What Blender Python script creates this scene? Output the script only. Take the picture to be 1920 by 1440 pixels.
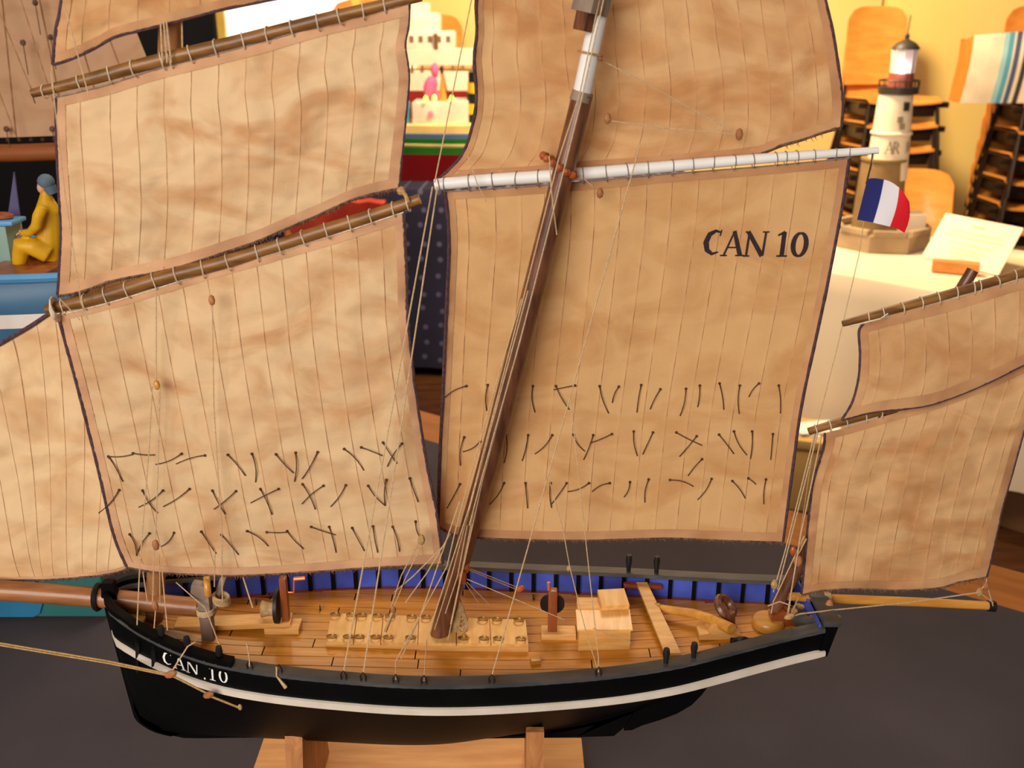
import bpy, bmesh, math, random
from mathutils import Vector, Matrix, noise
from mathutils.bvhtree import BVHTree

for o in list(bpy.data.objects): bpy.data.objects.remove(o, do_unlink=True)
S = bpy.context.scene
COL = S.collection
R = random.Random(7)
PI = math.pi

# ------------------------------------------------------------------ camera
FPX, TH, CAM = 1900.0, math.radians(20), Vector((0, -0.895, 1.586))
cam = bpy.data.cameras.new('camera'); co = bpy.data.objects.new('camera', cam); COL.objects.link(co)
co.location = CAM; co.rotation_euler = (PI/2-TH, 0, 0)
cam.sensor_width = 36; cam.lens = FPX/1920*36; cam.clip_start = .05
cam.dof.use_dof = True; cam.dof.focus_distance = 1.08; cam.dof.aperture_fstop = 8.0
S.camera = co
# ------------------------------------------------------------------ light
S.view_settings.view_transform = 'Standard'; S.view_settings.look = 'None'
S.view_settings.gamma = 1; S.view_settings.use_curve_mapping = False; S.view_settings.exposure = 0.0
W = bpy.data.worlds.new('world'); S.world = W; W.use_nodes = True
W.node_tree.nodes['Background'].inputs[0].default_value = (1.0, .80, .62, 1)
W.node_tree.nodes['Background'].inputs[1].default_value = .15
def area(name, loc, target, size, power, col):
    l = bpy.data.lights.new(name, 'AREA'); l.size = size; l.energy = power; l.color = col
    o = bpy.data.objects.new(name, l); COL.objects.link(o); o.location = loc
    o.rotation_euler = (Vector(target)-Vector(loc)).to_track_quat('-Z', 'Y').to_euler(); return o
area('hall_lamp_front', (-.90, -2.2, 2.05), (.15, 0, 1.2), 1.5, 72, (1, .94, .86))
area('hall_lamp_ceiling', (.1, 1.3, 2.9), (.1, 1.1, 0), .9, 26, (1, .83, .64))
area('drape_fill', (.2, 1.3, 2.6), (1.25, 2.4, .6), .6, 5, (1, .82, .60)).data.spread = math.radians(75)  # unseen fill light added to brighten the white table drape
area('hall_lamp_rear', (.5, 3.0, 2.75), (2.1, 5.2, 1.3), .5, 150, (1, .76, .43))
area('hall_lamp_rear_left', (-1.0, 3.0, 3.1), (-.6, 4.4, .8), 1.0, 34, (1, .78, .48))

# ------------------------------------------------------------------ pixel to space
FW = Vector((0, math.cos(TH), -math.sin(TH))); UP = Vector((0, math.sin(TH), math.cos(TH)))
def ray(px, py): return FW + Vector(((px-960)/FPX, 0, 0)) - UP*((py-720)/FPX)
def PY(px, py, Y=0.0):
    d = ray(px, py); return CAM + d*((Y-CAM.y)/d.y)
def PZ(px, py, Z):
    d = ray(px, py); return CAM + d*((Z-CAM.z)/d.z)

# ------------------------------------------------------------------ materials
def lin(c):
    return tuple(((v/255)/12.92 if v/255 <= .04045 else ((v/255+.055)/1.055)**2.4) for v in c)
def mat(name, c1, c2=None, rough=.6, scale=(8, 8, 8), nscale=1.0, detail=4, bump=0, bumpscale=200, coat=0, metal=0, spec=.4,
        rnd=0, transl=0, emit=None, estr=0, lo=.35, hi=.65, distort=0, trans=0):
    m = bpy.data.materials.new(name); m.use_nodes = True; nt = m.node_tree; N = nt.nodes; L = nt.links
    b = N['Principled BSDF']; out = N['Material Output']
    c2 = c2 or tuple(min(255, v*1.12) for v in c1)
    tc = N.new('ShaderNodeTexCoord'); mp = N.new('ShaderNodeMapping'); mp.inputs['Scale'].default_value = scale
    L.new(tc.outputs['Object'], mp.inputs[0])
    no = N.new('ShaderNodeTexNoise'); no.inputs['Scale'].default_value = nscale; no.inputs['Detail'].default_value = detail
    no.inputs['Distortion'].default_value = distort
    L.new(mp.outputs[0], no.inputs['Vector'])
    cr = N.new('ShaderNodeValToRGB'); cr.color_ramp.elements[0].position = lo; cr.color_ramp.elements[1].position = hi
    cr.color_ramp.elements[0].color = (*lin(c1), 1); cr.color_ramp.elements[1].color = (*lin(c2), 1)
    L.new(no.outputs['Fac'], cr.inputs[0]); col = cr.outputs[0]
    if rnd:
        oi = N.new('ShaderNodeObjectInfo'); mr = N.new('ShaderNodeMapRange')
        mr.inputs['To Min'].default_value = 1-rnd; mr.inputs['To Max'].default_value = 1+rnd
        L.new(oi.outputs['Random'], mr.inputs['Value'])
        hs = N.new('ShaderNodeHueSaturation'); L.new(mr.outputs[0], hs.inputs['Value']); L.new(col, hs.inputs['Color']); col = hs.outputs[0]
    L.new(col, b.inputs['Base Color'])
    b.inputs['Roughness'].default_value = rough; b.inputs['Metallic'].default_value = metal
    b.inputs['Specular IOR Level'].default_value = spec; b.inputs['Coat Weight'].default_value = coat; b.inputs['Coat Roughness'].default_value = .15
    b.inputs['Transmission Weight'].default_value = trans
    if emit:
        b.inputs['Emission Color'].default_value = (*emit, 1); b.inputs['Emission Strength'].default_value = estr
    if bump:
        n2 = N.new('ShaderNodeTexNoise'); n2.inputs['Scale'].default_value = bumpscale; n2.inputs['Detail'].default_value = 2
        L.new(tc.outputs['Object'], n2.inputs['Vector'])
        bp = N.new('ShaderNodeBump'); bp.inputs['Strength'].default_value = bump; bp.inputs['Distance'].default_value = .001
        L.new(n2.outputs['Fac'], bp.inputs['Height']); L.new(bp.outputs[0], b.inputs['Normal'])
    if transl:
        t = N.new('ShaderNodeBsdfTranslucent'); L.new(col, t.inputs['Color'])
        mx = N.new('ShaderNodeMixShader'); mx.inputs[0].default_value = transl
        L.new(b.outputs[0], mx.inputs[1]); L.new(t.outputs[0], mx.inputs[2]); L.new(mx.outputs[0], out.inputs['Surface'])
    return m
def sailmat(name, c1, c2):
    return mat(name, c1, c2, rough=.9, scale=(1, 1, 1.7), nscale=13, detail=5, bump=.3, bumpscale=900, spec=.1, transl=.15, lo=.34, hi=.58, distort=1.0)
M = {}
M['sail'] = sailmat('sailcloth', (200, 152, 108), (222, 188, 146))
M['sail_top'] = sailmat('sailcloth_stained', (192, 138, 90), (213, 169, 121))
M['sail_main'] = sailmat('sailcloth_main', (199, 148, 97), (214, 169, 118))
M['sail_rear'] = sailmat('sailcloth_rear', (206, 158, 122), (216, 172, 136))
M['sail_pale'] = sailmat('sailcloth_pale', (212, 168, 122), (230, 196, 152))
M['hem'] = mat('sail_hem', (188, 139, 104), (205, 158, 120), rough=.9, scale=(1, 1, 1.7), nscale=20, spec=.1, bump=.3, bumpscale=900)
M['hem_tan'] = mat('sail_hem_tan', (176, 124, 86), (198, 150, 106), rough=.9, scale=(1, 1, 1.7), nscale=16, detail=5, spec=.1, bump=.3, bumpscale=900)
M['seam'] = mat('seam_thread', (140, 96, 64), (198, 150, 106), rough=.9, scale=(60, 60, 60))
M['boltrope'] = mat('boltrope', (62, 40, 50), (88, 62, 62), rough=.9, scale=(300, 300, 300))
M['fray'] = mat('frayed_thread', (80, 56, 46), (128, 94, 74), rough=.95, scale=(200, 200, 200))
M['tar'] = mat('reef_thread', (66, 40, 22), (92, 60, 36), rough=.9, scale=(200, 200, 200))
M['ink'] = mat('letter_paint_dark', (36, 22, 30), (52, 34, 40), rough=.8, scale=(60, 60, 60))
M['rope'] = mat('rope_cream', (184, 150, 110), (206, 176, 138), rough=.9, scale=(400, 400, 400))
M['rope_tan'] = mat('rope_tan', (160, 124, 76), (190, 152, 100), rough=.9, scale=(400, 400, 400))
M['lace'] = mat('lacing_twine', (200, 178, 150), (226, 206, 180), rough=.9, scale=(300, 300, 300))
M['lace_dark'] = mat('lacing_twine_grey', (120, 106, 96), (150, 134, 120), rough=.9, scale=(300, 300, 300))
M['yard'] = mat('yard_wood', (100, 62, 22), (146, 98, 44), rough=.5, scale=(12, 60, 60), nscale=2, coat=.2)
M['mast'] = mat('mast_wood', (84, 46, 28), (124, 74, 48), rough=.45, scale=(80, 80, 14), nscale=2, coat=.3)
M['foremast_w'] = mat('foremast_wood', (132, 84, 46), (164, 112, 66), rough=.5, scale=(80, 80, 14), nscale=2)
M['mast_grey'] = mat('mast_wood_grey', (120, 100, 86), (150, 128, 110), rough=.6, scale=(60, 60, 14))
M['spar_white'] = mat('white_spar_paint', (226, 222, 218), (236, 232, 228), rough=.4, scale=(20, 20, 20))
M['bowsprit'] = mat('bowsprit_wood', (136, 82, 44), (168, 108, 64), rough=.45, scale=(10, 70, 70), nscale=2, coat=.3)
M['pale_wood'] = mat('pale_pine', (212, 150, 78), (232, 176, 102), rough=.45, scale=(14, 90, 90), nscale=2, coat=.2, rnd=.04)
M['gold_wood'] = mat('golden_spar_wood', (190, 126, 46), (212, 150, 66), rough=.4, scale=(10, 70, 70), nscale=2, coat=.3)
M['deck'] = mat('deck_plank_wood', (182, 114, 28), (206, 136, 42), rough=.36, scale=(10, 110, 110), nscale=2, coat=.35, rnd=.10)
M['caulk'] = mat('deck_caulking', (52, 30, 14), rough=.8)
M['margin'] = mat('margin_plank_red', (128, 56, 24), (150, 72, 30), rough=.4, scale=(10, 80, 80), coat=.3)
M['redwood'] = mat('red_brown_wood', (128, 62, 26), (158, 82, 38), rough=.45, scale=(60, 60, 20), coat=.3)
M['black'] = mat('black_hull_paint', (5, 5, 6), (8, 8, 9), rough=.5, scale=(20, 20, 20), spec=.10)
M['iron'] = mat('black_ironwork', (16, 16, 18), (28, 28, 30), rough=.5, scale=(60, 60, 60))
M['rail'] = mat('cap_rail_grey_black', (58, 58, 60), (80, 78, 76), rough=.4, scale=(20, 60, 60), coat=.2)
M['blue'] = mat('bulwark_blue_paint', (56, 72, 164), (70, 88, 186), rough=.5, scale=(30, 30, 30), rnd=.18)  # random panel tone mixes paint variation with shadow put into the colour
M['strake'] = mat('white_strake_paint', (208, 194, 178), (220, 206, 192), rough=.45, scale=(40, 40, 40))
M['whitepaint'] = mat('white_lettering_paint', (222, 220, 216), rough=.7)
M['brass'] = mat('dull_brass', (150, 108, 48), (176, 132, 66), rough=.45, metal=.6, scale=(90, 90, 90))
M['bead'] = mat('parrel_bead_wood', (150, 66, 22), (180, 90, 34), rough=.35, scale=(80, 80, 80), coat=.4)
M['block'] = mat('block_wood', (150, 92, 52), (182, 120, 74), rough=.6, scale=(90, 90, 90))
M['canvas_coil'] = mat('grey_tan_rope_coil', (160, 126, 84), (188, 152, 106), rough=.9, scale=(200, 200, 200))
M['fblue'] = mat('flag_blue', (34, 36, 104), rough=.8); M['fwhite'] = mat('flag_white', (226, 220, 222), rough=.8); M['fred'] = mat('flag_red', (222, 22, 36), rough=.8)
M['copper'] = mat('copper_rod', (206, 112, 66), rough=.4, metal=.4)

# ------------------------------------------------------------------ mesh helpers: geometry = (verts, faces)
def join(*gs):
    V, F = [], []
    for v, f in gs:
        n = len(V); V += [Vector(p) for p in v]; F += [tuple(i+n for i in q) for q in f]
    return V, F
def frame(d):
    d = d.normalized(); a = Vector((0, 0, 1)) if abs(d.z) < .95 else Vector((1, 0, 0))
    u = d.cross(a).normalized(); return u, d.cross(u).normalized()
def tube(pts, r, seg=6, closed=False):
    pts = [Vector(p) for p in pts]; n = len(pts); V, F = [], []; u0 = None
    for i, p in enumerate(pts):
        if closed: d = pts[(i+1) % n]-pts[i-1]
        else: d = pts[min(i+1, n-1)]-pts[max(i-1, 0)]
        d.normalize()
        if u0 is None: u, w = frame(d)
        else:
            u = (u0-d*u0.dot(d)).normalized(); w = d.cross(u)
        u0 = u; rr = r[i] if isinstance(r, (list, tuple)) else r
        for k in range(seg):
            a = 2*PI*k/seg; V.append(p+(u*math.cos(a)+w*math.sin(a))*rr)
    m = n if closed else n-1
    for i in range(m):
        for k in range(seg):
            a, b = i*seg+k, i*seg+(k+1) % seg; c, d2 = ((i+1) % n)*seg+(k+1) % seg, ((i+1) % n)*seg+k
            F.append((a, b, c, d2))
    if not closed:
        F.append(tuple(range(seg-1, -1, -1))); F.append(tuple((n-1)*seg+k for k in range(seg)))
    return V, F
def ring(c, axis, rad, r, seg=12, ts=5):
    c = Vector(c); u, w = frame(Vector(axis))
    return tube([c+(u*math.cos(2*PI*i/seg)+w*math.sin(2*PI*i/seg))*rad for i in range(seg)], r, ts, True)
def box(c, s, rz=0, rx=0, ry=0, bev=0.0):
    bm = bmesh.new(); bmesh.ops.create_cube(bm, size=1)
    for v in bm.verts: v.co = Vector((v.co.x*s[0], v.co.y*s[1], v.co.z*s[2]))
    if bev: bmesh.ops.bevel(bm, geom=bm.edges[:], offset=bev, segments=2, affect='EDGES', profile=.6)
    m = Matrix.Translation(c) @ Matrix.Rotation(rz, 4, 'Z') @ Matrix.Rotation(rx, 4, 'X') @ Matrix.Rotation(ry, 4, 'Y')
    bm.verts.index_update()
    V = [m @ v.co for v in bm.verts]; F = [tuple(v.index for v in f.verts) for f in bm.faces]; bm.free(); return V, F
def hexa(b, t):            # bottom four corners, top four corners (same order, counter-clockwise from above)
    V = [Vector(p) for p in list(b)+list(t)]
    return V, [(3, 2, 1, 0), (4, 5, 6, 7), (0, 1, 5, 4), (1, 2, 6, 5), (2, 3, 7, 6), (3, 0, 4, 7)]
def prism(poly, d):        # planar polygon extruded by vector d
    n = len(poly); V = [Vector(p) for p in poly]+[Vector(p)+Vector(d) for p in poly]
    return V, [tuple(range(n)), tuple(range(2*n-1, n-1, -1))]+[(i, i+n, (i+1) % n+n, (i+1) % n) for i in range(n)]
def lathe(prof, c=(0, 0, 0), seg=20, axis=(0, 0, 1), rot=0):
    c = Vector(c); ax = Vector(axis).normalized(); u, w = frame(ax) if abs(ax.z) < .99 else (Vector((1, 0, 0)), Vector((0, 1, 0)))
    V, F = [], []
    for r, z in prof:
        for k in range(seg):
            a = 2*PI*k/seg+rot; V.append(c+ax*z+(u*math.cos(a)+w*math.sin(a))*r)
    for i in range(len(prof)-1):
        for k in range(seg): F.append((i*seg+k, i*seg+(k+1) % seg, (i+1)*seg+(k+1) % seg, (i+1)*seg+k))
    F.append(tuple(range(seg-1, -1, -1))); F.append(tuple((len(prof)-1)*seg+k for k in range(seg)))
    return V, F
def ball(c, s, seg=10, rz=0, ry=0):
    n = seg//2; prof = [(max(.02, math.sin(PI*i/n)), -math.cos(PI*i/n)) for i in range(n+1)]
    V, F = lathe(prof, seg=seg); m = Matrix.Translation(c) @ Matrix.Rotation(rz, 4, 'Z') @ Matrix.Rotation(ry, 4, 'Y')
    if not isinstance(s, (list, tuple)): s = (s, s, s)
    return [m @ Vector((v.x*s[0], v.y*s[1], v.z*s[2])) for v in V], F
def sheet(P, th=None):     # grid of points [row][col], optional thickness vector
    n, m = len(P), len(P[0]); V = [p for r in P for p in r]
    F = [(i*m+j, i*m+j+1, (i+1)*m+j+1, (i+1)*m+j) for i in range(n-1) for j in range(m-1)]
    if th is not None:
        k = len(V); V = V+[p+Vector(th) for p in V]; F += [tuple(x+k for x in reversed(f)) for f in F]
        e = [j for j in range(m)]+[i*m+m-1 for i in range(1, n)]+[(n-1)*m+j for j in range(m-2, -1, -1)]+[i*m for i in range(n-2, 0, -1)]
        F += [(e[i], e[i-1], e[i-1]+k, e[i]+k) for i in range(len(e))]
    return V, F

BASE = {}
def thing(name, label, cat, base=(0, 0, 0), rz=0, group=None, local=False):
    o = bpy.data.objects.new(name, None); COL.objects.link(o); o.location = base; o.rotation_euler.z = rz
    o.empty_display_size = .02
    o['label'] = label; o['category'] = cat
    if group: o['group'] = group
    BASE[o.name] = Vector((0, 0, 0)) if local else Vector(base); return o
def mk(name, geo, m, parent=None, smooth=True, label=None, kind=None, cat=None, group=None, base=None, mi=None, mats=None):
    b = BASE[parent.name] if parent else (Vector(base) if base is not None else Vector((0, 0, 0)))
    me = bpy.data.meshes.new(name); me.from_pydata([Vector(v)-b for v in geo[0]], [], geo[1]); me.update()
    for x in (mats or [m]): me.materials.append(M[x] if isinstance(x, str) else x)
    if mi: me.polygons.foreach_set('material_index', mi)
    if smooth: me.polygons.foreach_set('use_smooth', [True]*len(me.polygons))
    bm = bmesh.new(); bm.from_mesh(me)
    if mi is None: bmesh.ops.recalc_face_normals(bm, faces=bm.faces[:])
    if smooth:
        for e in bm.edges:
            if len(e.link_faces) == 2 and e.calc_face_angle(0) > .7: e.smooth = False
    bm.to_mesh(me); bm.free()
    o = bpy.data.objects.new(name, me); COL.objects.link(o); BASE[o.name] = b
    if parent: o.parent = parent
    elif base is not None: o.location = b
    if label: o['label'] = label
    if kind: o['kind'] = kind
    if cat: o['category'] = cat
    if group: o['group'] = group
    return o
def copy_tree(o, parent=None):
    c = o.copy(); COL.objects.link(c); BASE[c.name] = Vector((0, 0, 0))
    if parent: c.parent = parent
    for ch in list(o.children): copy_tree(ch, c)
    return c
def interp(pts, x):
    if x <= pts[0][0]: return pts[0][1]
    for (a, b), (c, d) in zip(pts, pts[1:]):
        if x <= c: return b+(d-b)*(x-a)/(c-a)
    return pts[-1][1]
def resample(poly, t):      # point at arc-length fraction t on a pixel polyline (smoothed)
    L = [0]
    for a, b in zip(poly, poly[1:]): L.append(L[-1]+math.hypot(b[0]-a[0], b[1]-a[1]))
    s = t*L[-1]; i = 0
    while i < len(L)-2 and s > L[i+1]: i += 1
    f = (s-L[i])/max(1e-9, L[i+1]-L[i])
    p0 = poly[max(i-1, 0)]; p1 = poly[i]; p2 = poly[i+1]; p3 = poly[min(i+2, len(poly)-1)]
    def cr(a, b, c, d): return .5*(2*b+(c-a)*f+(2*a-5*b+4*c-d)*f*f+(3*b-a-3*c+d)*f**3)
    if len(poly) == 2: return (p1[0]+(p2[0]-p1[0])*f, p1[1]+(p2[1]-p1[1])*f)
    return (cr(p0[0], p1[0], p2[0], p3[0]), cr(p0[1], p1[1], p2[1], p3[1]))

# ================================================================== THE ROOM
ZT = .75
M['floor'] = mat('dark_parquet', (58, 32, 16), (84, 48, 24), rough=.4, scale=(2, 9, 2), nscale=2)
M['wall'] = mat('yellow_plaster', (246, 216, 130), (250, 222, 142), rough=.85, scale=(1, 1, 1), nscale=1.5)
M['wall2'] = mat('apricot_plaster', (240, 196, 124), (244, 204, 134), rough=.85, scale=(1, 1, 1), nscale=1.5)
fl = mk('floor', box((0, 1.6, -.05), (9, 8.6, .1)), 'floor', smooth=False, kind='structure')
WX = 2.12
wr = mk('wall_right', box((WX+1.5, 5.40, 1.6), (3.0, .1, 3.2)), 'wall', smooth=False, kind='structure')
wb = mk('wall_back', box((WX-3.3, 5.36, 1.6), (6.6, .1, 3.2)), 'wall2', smooth=False, kind='structure')
# bright window high in the back wall
wn = bpy.data.objects.new('window_1', None)
M['frame_y'] = mat('window_frame_yellow', (236, 196, 96), rough=.6)
M['day'] = mat('daylit_pane', (235, 238, 248), rough=.3, emit=(.93, .94, 1), estr=1.0)
wp0, wp1 = PY(428, 90, 5.3), PY(640, -260, 5.3)
wc = (wp0+wp1)/2; ww, wh = wp1.x-wp0.x, wp1.z-wp0.z
wn = mk('window_1', join(box((wp0.x-.035, 5.29, wc.z), (.07, .05, wh+.14)), box((wp1.x+.035, 5.29, wc.z), (.07, .05, wh+.14)),
     box((wc.x, 5.29, wp0.z-.035), (ww, .05, .07)), box((wc.x, 5.29, wp1.z+.035), (ww, .05, .07))), 'frame_y', smooth=False, kind='structure')
for i in range(2):
    mk('pane', box((wp0.x+ww*(.25+.5*i), 5.3, wc.z), (ww/2-.004, .01, wh)), 'day', wn, smooth=False)
# black partition on the left
M['black_felt'] = mat('black_felt', (14, 13, 18), (22, 20, 26), rough=.95, scale=(5, 5, 5))
pa, pb = PY(-420, 20, 3.2), PY(408, 60, 3.2)
pt = thing('partition_screen', 'black felt partition screen standing behind the yellow oilskin figure', 'screen', ((pa.x+pb.x)/2, 3.2, 0))
for k in range(3):
    w3 = (pb.x-pa.x)/3
    mk('panel', box((pa.x+w3*(k+.5), 3.2, .99), (w3-.01, .05, 1.82), bev=.008), 'black_felt', pt)
for k in range(4): mk('foot', box((pa.x+.04+(pb.x-pa.x-.08)*k/3, 3.2, .04), (.05, .4, .08), bev=.01), 'iron', pt)

# ------------------------------------------------------------------ our table with grey cloth
M['grey_cloth'] = mat('dark_grey_cloth', (62, 54, 58), (74, 66, 70), rough=.95, scale=(3, 3, 3), bump=.2, bumpscale=700)
M['table_wood'] = mat('table_orange_wood', (150, 84, 34), (176, 104, 46), rough=.5, scale=(3, 20, 3), nscale=2)
M['steel'] = mat('black_steel_leg', (24, 22, 22), rough=.4)
ta = math.atan2(-.569, .823)
tdir, ndir = Vector((.823, -.569, 0)), Vector((.569, .823, 0))
tc = tdir*0+ndir*.15
t = thing('display_table', 'long wooden display table under the dark grey cloth', 'table', (tc.x, tc.y, 0), ta, local=True)
mk('table_top', box((0, 0, ZT-.02), (3.6, 1.50, .034), bev=.004), 'table_wood', t)
for sx in (-1, 1):
    for sy in (-1, 1): mk('leg', box((sx*1.7, sy*.66, (ZT-.037)/2), (.05, .05, ZT-.037)), 'steel', t)
# cloth: lies flat, stops short of the far edge, with a few soft folds
rows = []
for j in range(60):
    vv = -.74+1.362*j/59; r = []
    for i in range(90):
        uu = -1.78+3.56*i/89
        z = .0004+max(0, noise.noise((uu*1.3, vv*1.3+uu*.5, 3)))*.006+.0035*math.exp(-((vv-.25*uu-.1)/.02)**2)
        r.append(Vector((uu, vv+.004*noise.noise((uu*2, 0, 1)), z)))
    rows.append(r)
cl = mk('tablecloth', sheet(rows, (0, 0, -.0004)), 'grey_cloth', label='dark grey cloth spread over the table under the model lugger', cat='tablecloth', base=None)
cl.location = (tc.x, tc.y, ZT-.0025); cl.rotation_euler.z = ta

# ------------------------------------------------------------------ white lighthouse table
M['white_cloth'] = mat('white_paper_cloth', (232, 208, 178), (238, 216, 188), rough=.85, scale=(4, 4, 4))
def drape_table(name, label, cloth_label, mname, c, sx, sy, rz, zt, hem, cat='table', fold=.012, seed=0):
    t = thing(name, label, 'table', (c[0], c[1], 0), rz, local=True)
    mk('table_top', box((0, 0, zt-.02), (sx-.01, sy-.01, .03), bev=.004), 'table_wood', t)
    for a in (-1, 1):
        for b in (-1, 1): mk('leg', box((a*(sx/2-.06), b*(sy/2-.06), (zt-.035)/2), (.04, .04, zt-.035)), 'steel', t)
    per = []; n = 40
    cs = [(-sx/2, -sy/2), (sx/2, -sy/2), (sx/2, sy/2), (-sx/2, sy/2)]
    for k in range(4):
        a, b = cs[k], cs[(k+1) % 4]; m = n if k % 2 == 0 else 20
        for i in range(m):
            f = i/m; per.append((a[0]+(b[0]-a[0])*f, a[1]+(b[1]-a[1])*f, k))
    V, F = [], []; P = len(per)
    lev = [zt+.002, zt-.006]+[zt-(zt-hem)*q/8 for q in range(1, 9)]
    for li, z in enumerate(lev):
        for i, (x, y, k) in enumerate(per):
            d = (0 if li == 0 else .004)+max(0, (zt-z))*.10*(.5+noise.noise((i*.35, seed, 0)))*(1 if li > 1 else 0)
            nx, ny = ((0, -1), (1, 0), (0, 1), (-1, 0))[k]
            V.append(Vector((x*(1 if li else .998)+nx*(d+.003), y+ny*(d+.003), z)))
    for li in range(len(lev)-1):
        for i in range(P): F.append((li*P+i, li*P+(i+1) % P, (li+1)*P+(i+1) % P, (li+1)*P+i))
    F.append(tuple(range(P)))
    o = mk('tablecloth', (V, F), mname, label=cloth_label, cat='tablecloth'); o.location = (c[0], c[1], 0); o.rotation_euler.z = rz
    return t
q = .7071
n0, n1, t0, t1 = 2.566, 3.384, -1.22, 1.3
c = Vector((q, q, 0))*((n0+n1)/2)+Vector((q, -q, 0))*((t0+t1)/2)
drape_table('exhibition_table', 'exhibition table under the white cloth carrying the lighthouse', 'white cloth draped over the lighthouse table',
            'white_cloth', c, t1-t0, n1-n0, -PI/4, ZT, .17, seed=2)
# ------------------------------------------------------------------ navy table behind
M['navy'] = mat('navy_printed_cloth', (34, 32, 56), (44, 42, 70), rough=.9, scale=(4, 4, 4))
def add_print(m, col):
    nt = m.node_tree; N = nt.nodes; L = nt.links; b = N['Principled BSDF']; src = b.inputs['Base Color'].links[0].from_socket
    tc = N.new('ShaderNodeTexCoord'); vo = N.new('ShaderNodeTexVoronoi'); vo.inputs['Scale'].default_value = 13; vo.inputs['Randomness'].default_value = .25; vo.voronoi_dimensions = '2D'
    mpp = N.new('ShaderNodeMapping'); mpp.inputs['Rotation'].default_value = (-PI/2, 0, 0); L.new(tc.outputs['Object'], mpp.inputs[0]); L.new(mpp.outputs[0], vo.inputs['Vector'])
    lt = N.new('ShaderNodeMath'); lt.operation = 'LESS_THAN'; lt.inputs[1].default_value = .15; L.new(vo.outputs['Distance'], lt.inputs[0])
    mx = N.new('ShaderNodeMix'); mx.data_type = 'RGBA'; L.new(lt.outputs[0], mx.inputs[0]); L.new(src, mx.inputs[6]); mx.inputs[7].default_value = (*lin(col), 1)
    L.new(mx.outputs[2], b.inputs['Base Color'])
add_print(M['navy'], (96, 92, 128))
ZN = .86
drape_table('harbour_table', 'table under the navy anchor-print cloth behind the sails', 'navy cloth with small printed anchors on the rear table',
            'navy', (-.30, 4.16), 2.3, 1.1, -.06, ZN, .04, seed=5)

# ================================================================== THE MODEL LUGGER
ship = thing('model_lugger', 'black wooden fishing lugger model with tan sails marked CAN 10', 'model ship', (-.1, 0, .86))
ST = [(-.412, .006, 1.0345), (-.40, .0262, 1.0325), (-.38, .041, 1.028), (-.36, .0535, 1.0235), (-.32, .0726, 1.0167), (-.28, .087, 1.0128), (-.24, .0965, 1.0112), (-.20, .103, 1.0101),
      (-.16, .1074, 1.009), (-.12, .1106, 1.0077), (-.08, .1117, 1.0065), (-.04, .1105, 1.0058), (0, .1074, 1.0055), (.04, .1037, 1.0059), (.08, .0993, 1.0067),
      (.12, .0935, 1.0082), (.16, .0855, 1.0104), (.20, .075, 1.014), (.24, .064, 1.018), (.28, .054, 1.0222), (.305, .049, 1.025)]
XB, XS = -.412, .305
def smooth_tab(tab):
    def f(x):
        i = 0
        while i < len(tab)-2 and x > tab[i+1][0]: i += 1
        x0, y0 = tab[max(i-1, 0)]; x1, y1 = tab[i]; x2, y2 = tab[i+1]; x3, y3 = tab[min(i+2, len(tab)-1)]
        u = (x-x1)/(x2-x1); m1 = (y2-y0)/(x2-x0)*(x2-x1); m2 = (y3-y1)/(x3-x1)*(x2-x1)
        u = min(1, max(0, u))
        return (2*u**3-3*u*u+1)*y1+(u**3-2*u*u+u)*m1+(-2*u**3+3*u*u)*y2+(u**3-u*u)*m2
    return f
hb = smooth_tab([(a, b) for a, b, _ in ST]); zr = smooth_tab([(a, c) for a, _, c in ST])
stem_px = [(186, 1112), (192, 1155), (199, 1200), (208, 1245), (219, 1282), (236, 1314), (260, 1343), (295, 1366), (350, 1379)]
stem = [(p.x, p.z) for p in (PY(*resample(stem_px, i_/26), 0) for i_ in range(27))]+[(-.29, .8585)]
stem[0] = (-.4135, stem[0][1])
for i_ in range(1, len(stem)): stem[i_] = (max(stem[i_][0], stem[i_-1][0]+.0008), stem[i_][1])
zbot_tab = [(x, z) for x, z in stem]+[(-.2, .859), (-.1, .859), (0, .861), (.05, .866), (.10, .879), (.15, .900), (.20, .924), (.25, .946), (.305, .966)]
zbot = smooth_tab(zbot_tab)
pw = smooth_tab([(-.42, .85), (-.36, .80), (-.30, .70), (-.22, .62), (-.13, .56), (-.07, .58), (-.02, .72), (.04, .95), (.10, 1.05), (.18, .95), (.305, .8)])
BULW = .031
def zd(x): return zr(x)-BULW
def section(x, n=16):
    b = hb(x); zt = zr(x); zw = max(zt-.030, zbot(x)+.0005); zb = min(zbot(x), zw-.0005); k = .0045 if x > -.40 else .003
    bw = max(b-.0015, k); pts = []
    for i in range(n+1):
        h = (i/n)**1.6
        pts.append((max(k, bw*h**pw(x)), zb+(zw-zb)*h))
    for i in range(1, 5): pts.append((bw+(b-bw)*i/4, zw+(zt-zw)*i/4))
    return pts
xs = [XB+.0005+.06*(i/12)**1.5 for i in range(12)]+[XB+.06+(XS-XB-.06)*i/50 for i in range(51)]
V, F = [], []
secs = [section(x) for x in xs]; m = len(secs[0]); full = 2*m
for x, s in zip(xs, secs):
    V += [Vector((x, -y, z)) for y, z in reversed(s)]+[Vector((x, y, z)) for y, z in s]
for i in range(len(xs)-1):
    for j in range(full-1): F.append((i*full+j, i*full+j+1, (i+1)*full+j+1, (i+1)*full+j))
F.append(tuple((len(xs)-1)*full+j for j in range(full)))
F.append(tuple(range(full-1, -1, -1)))
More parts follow.
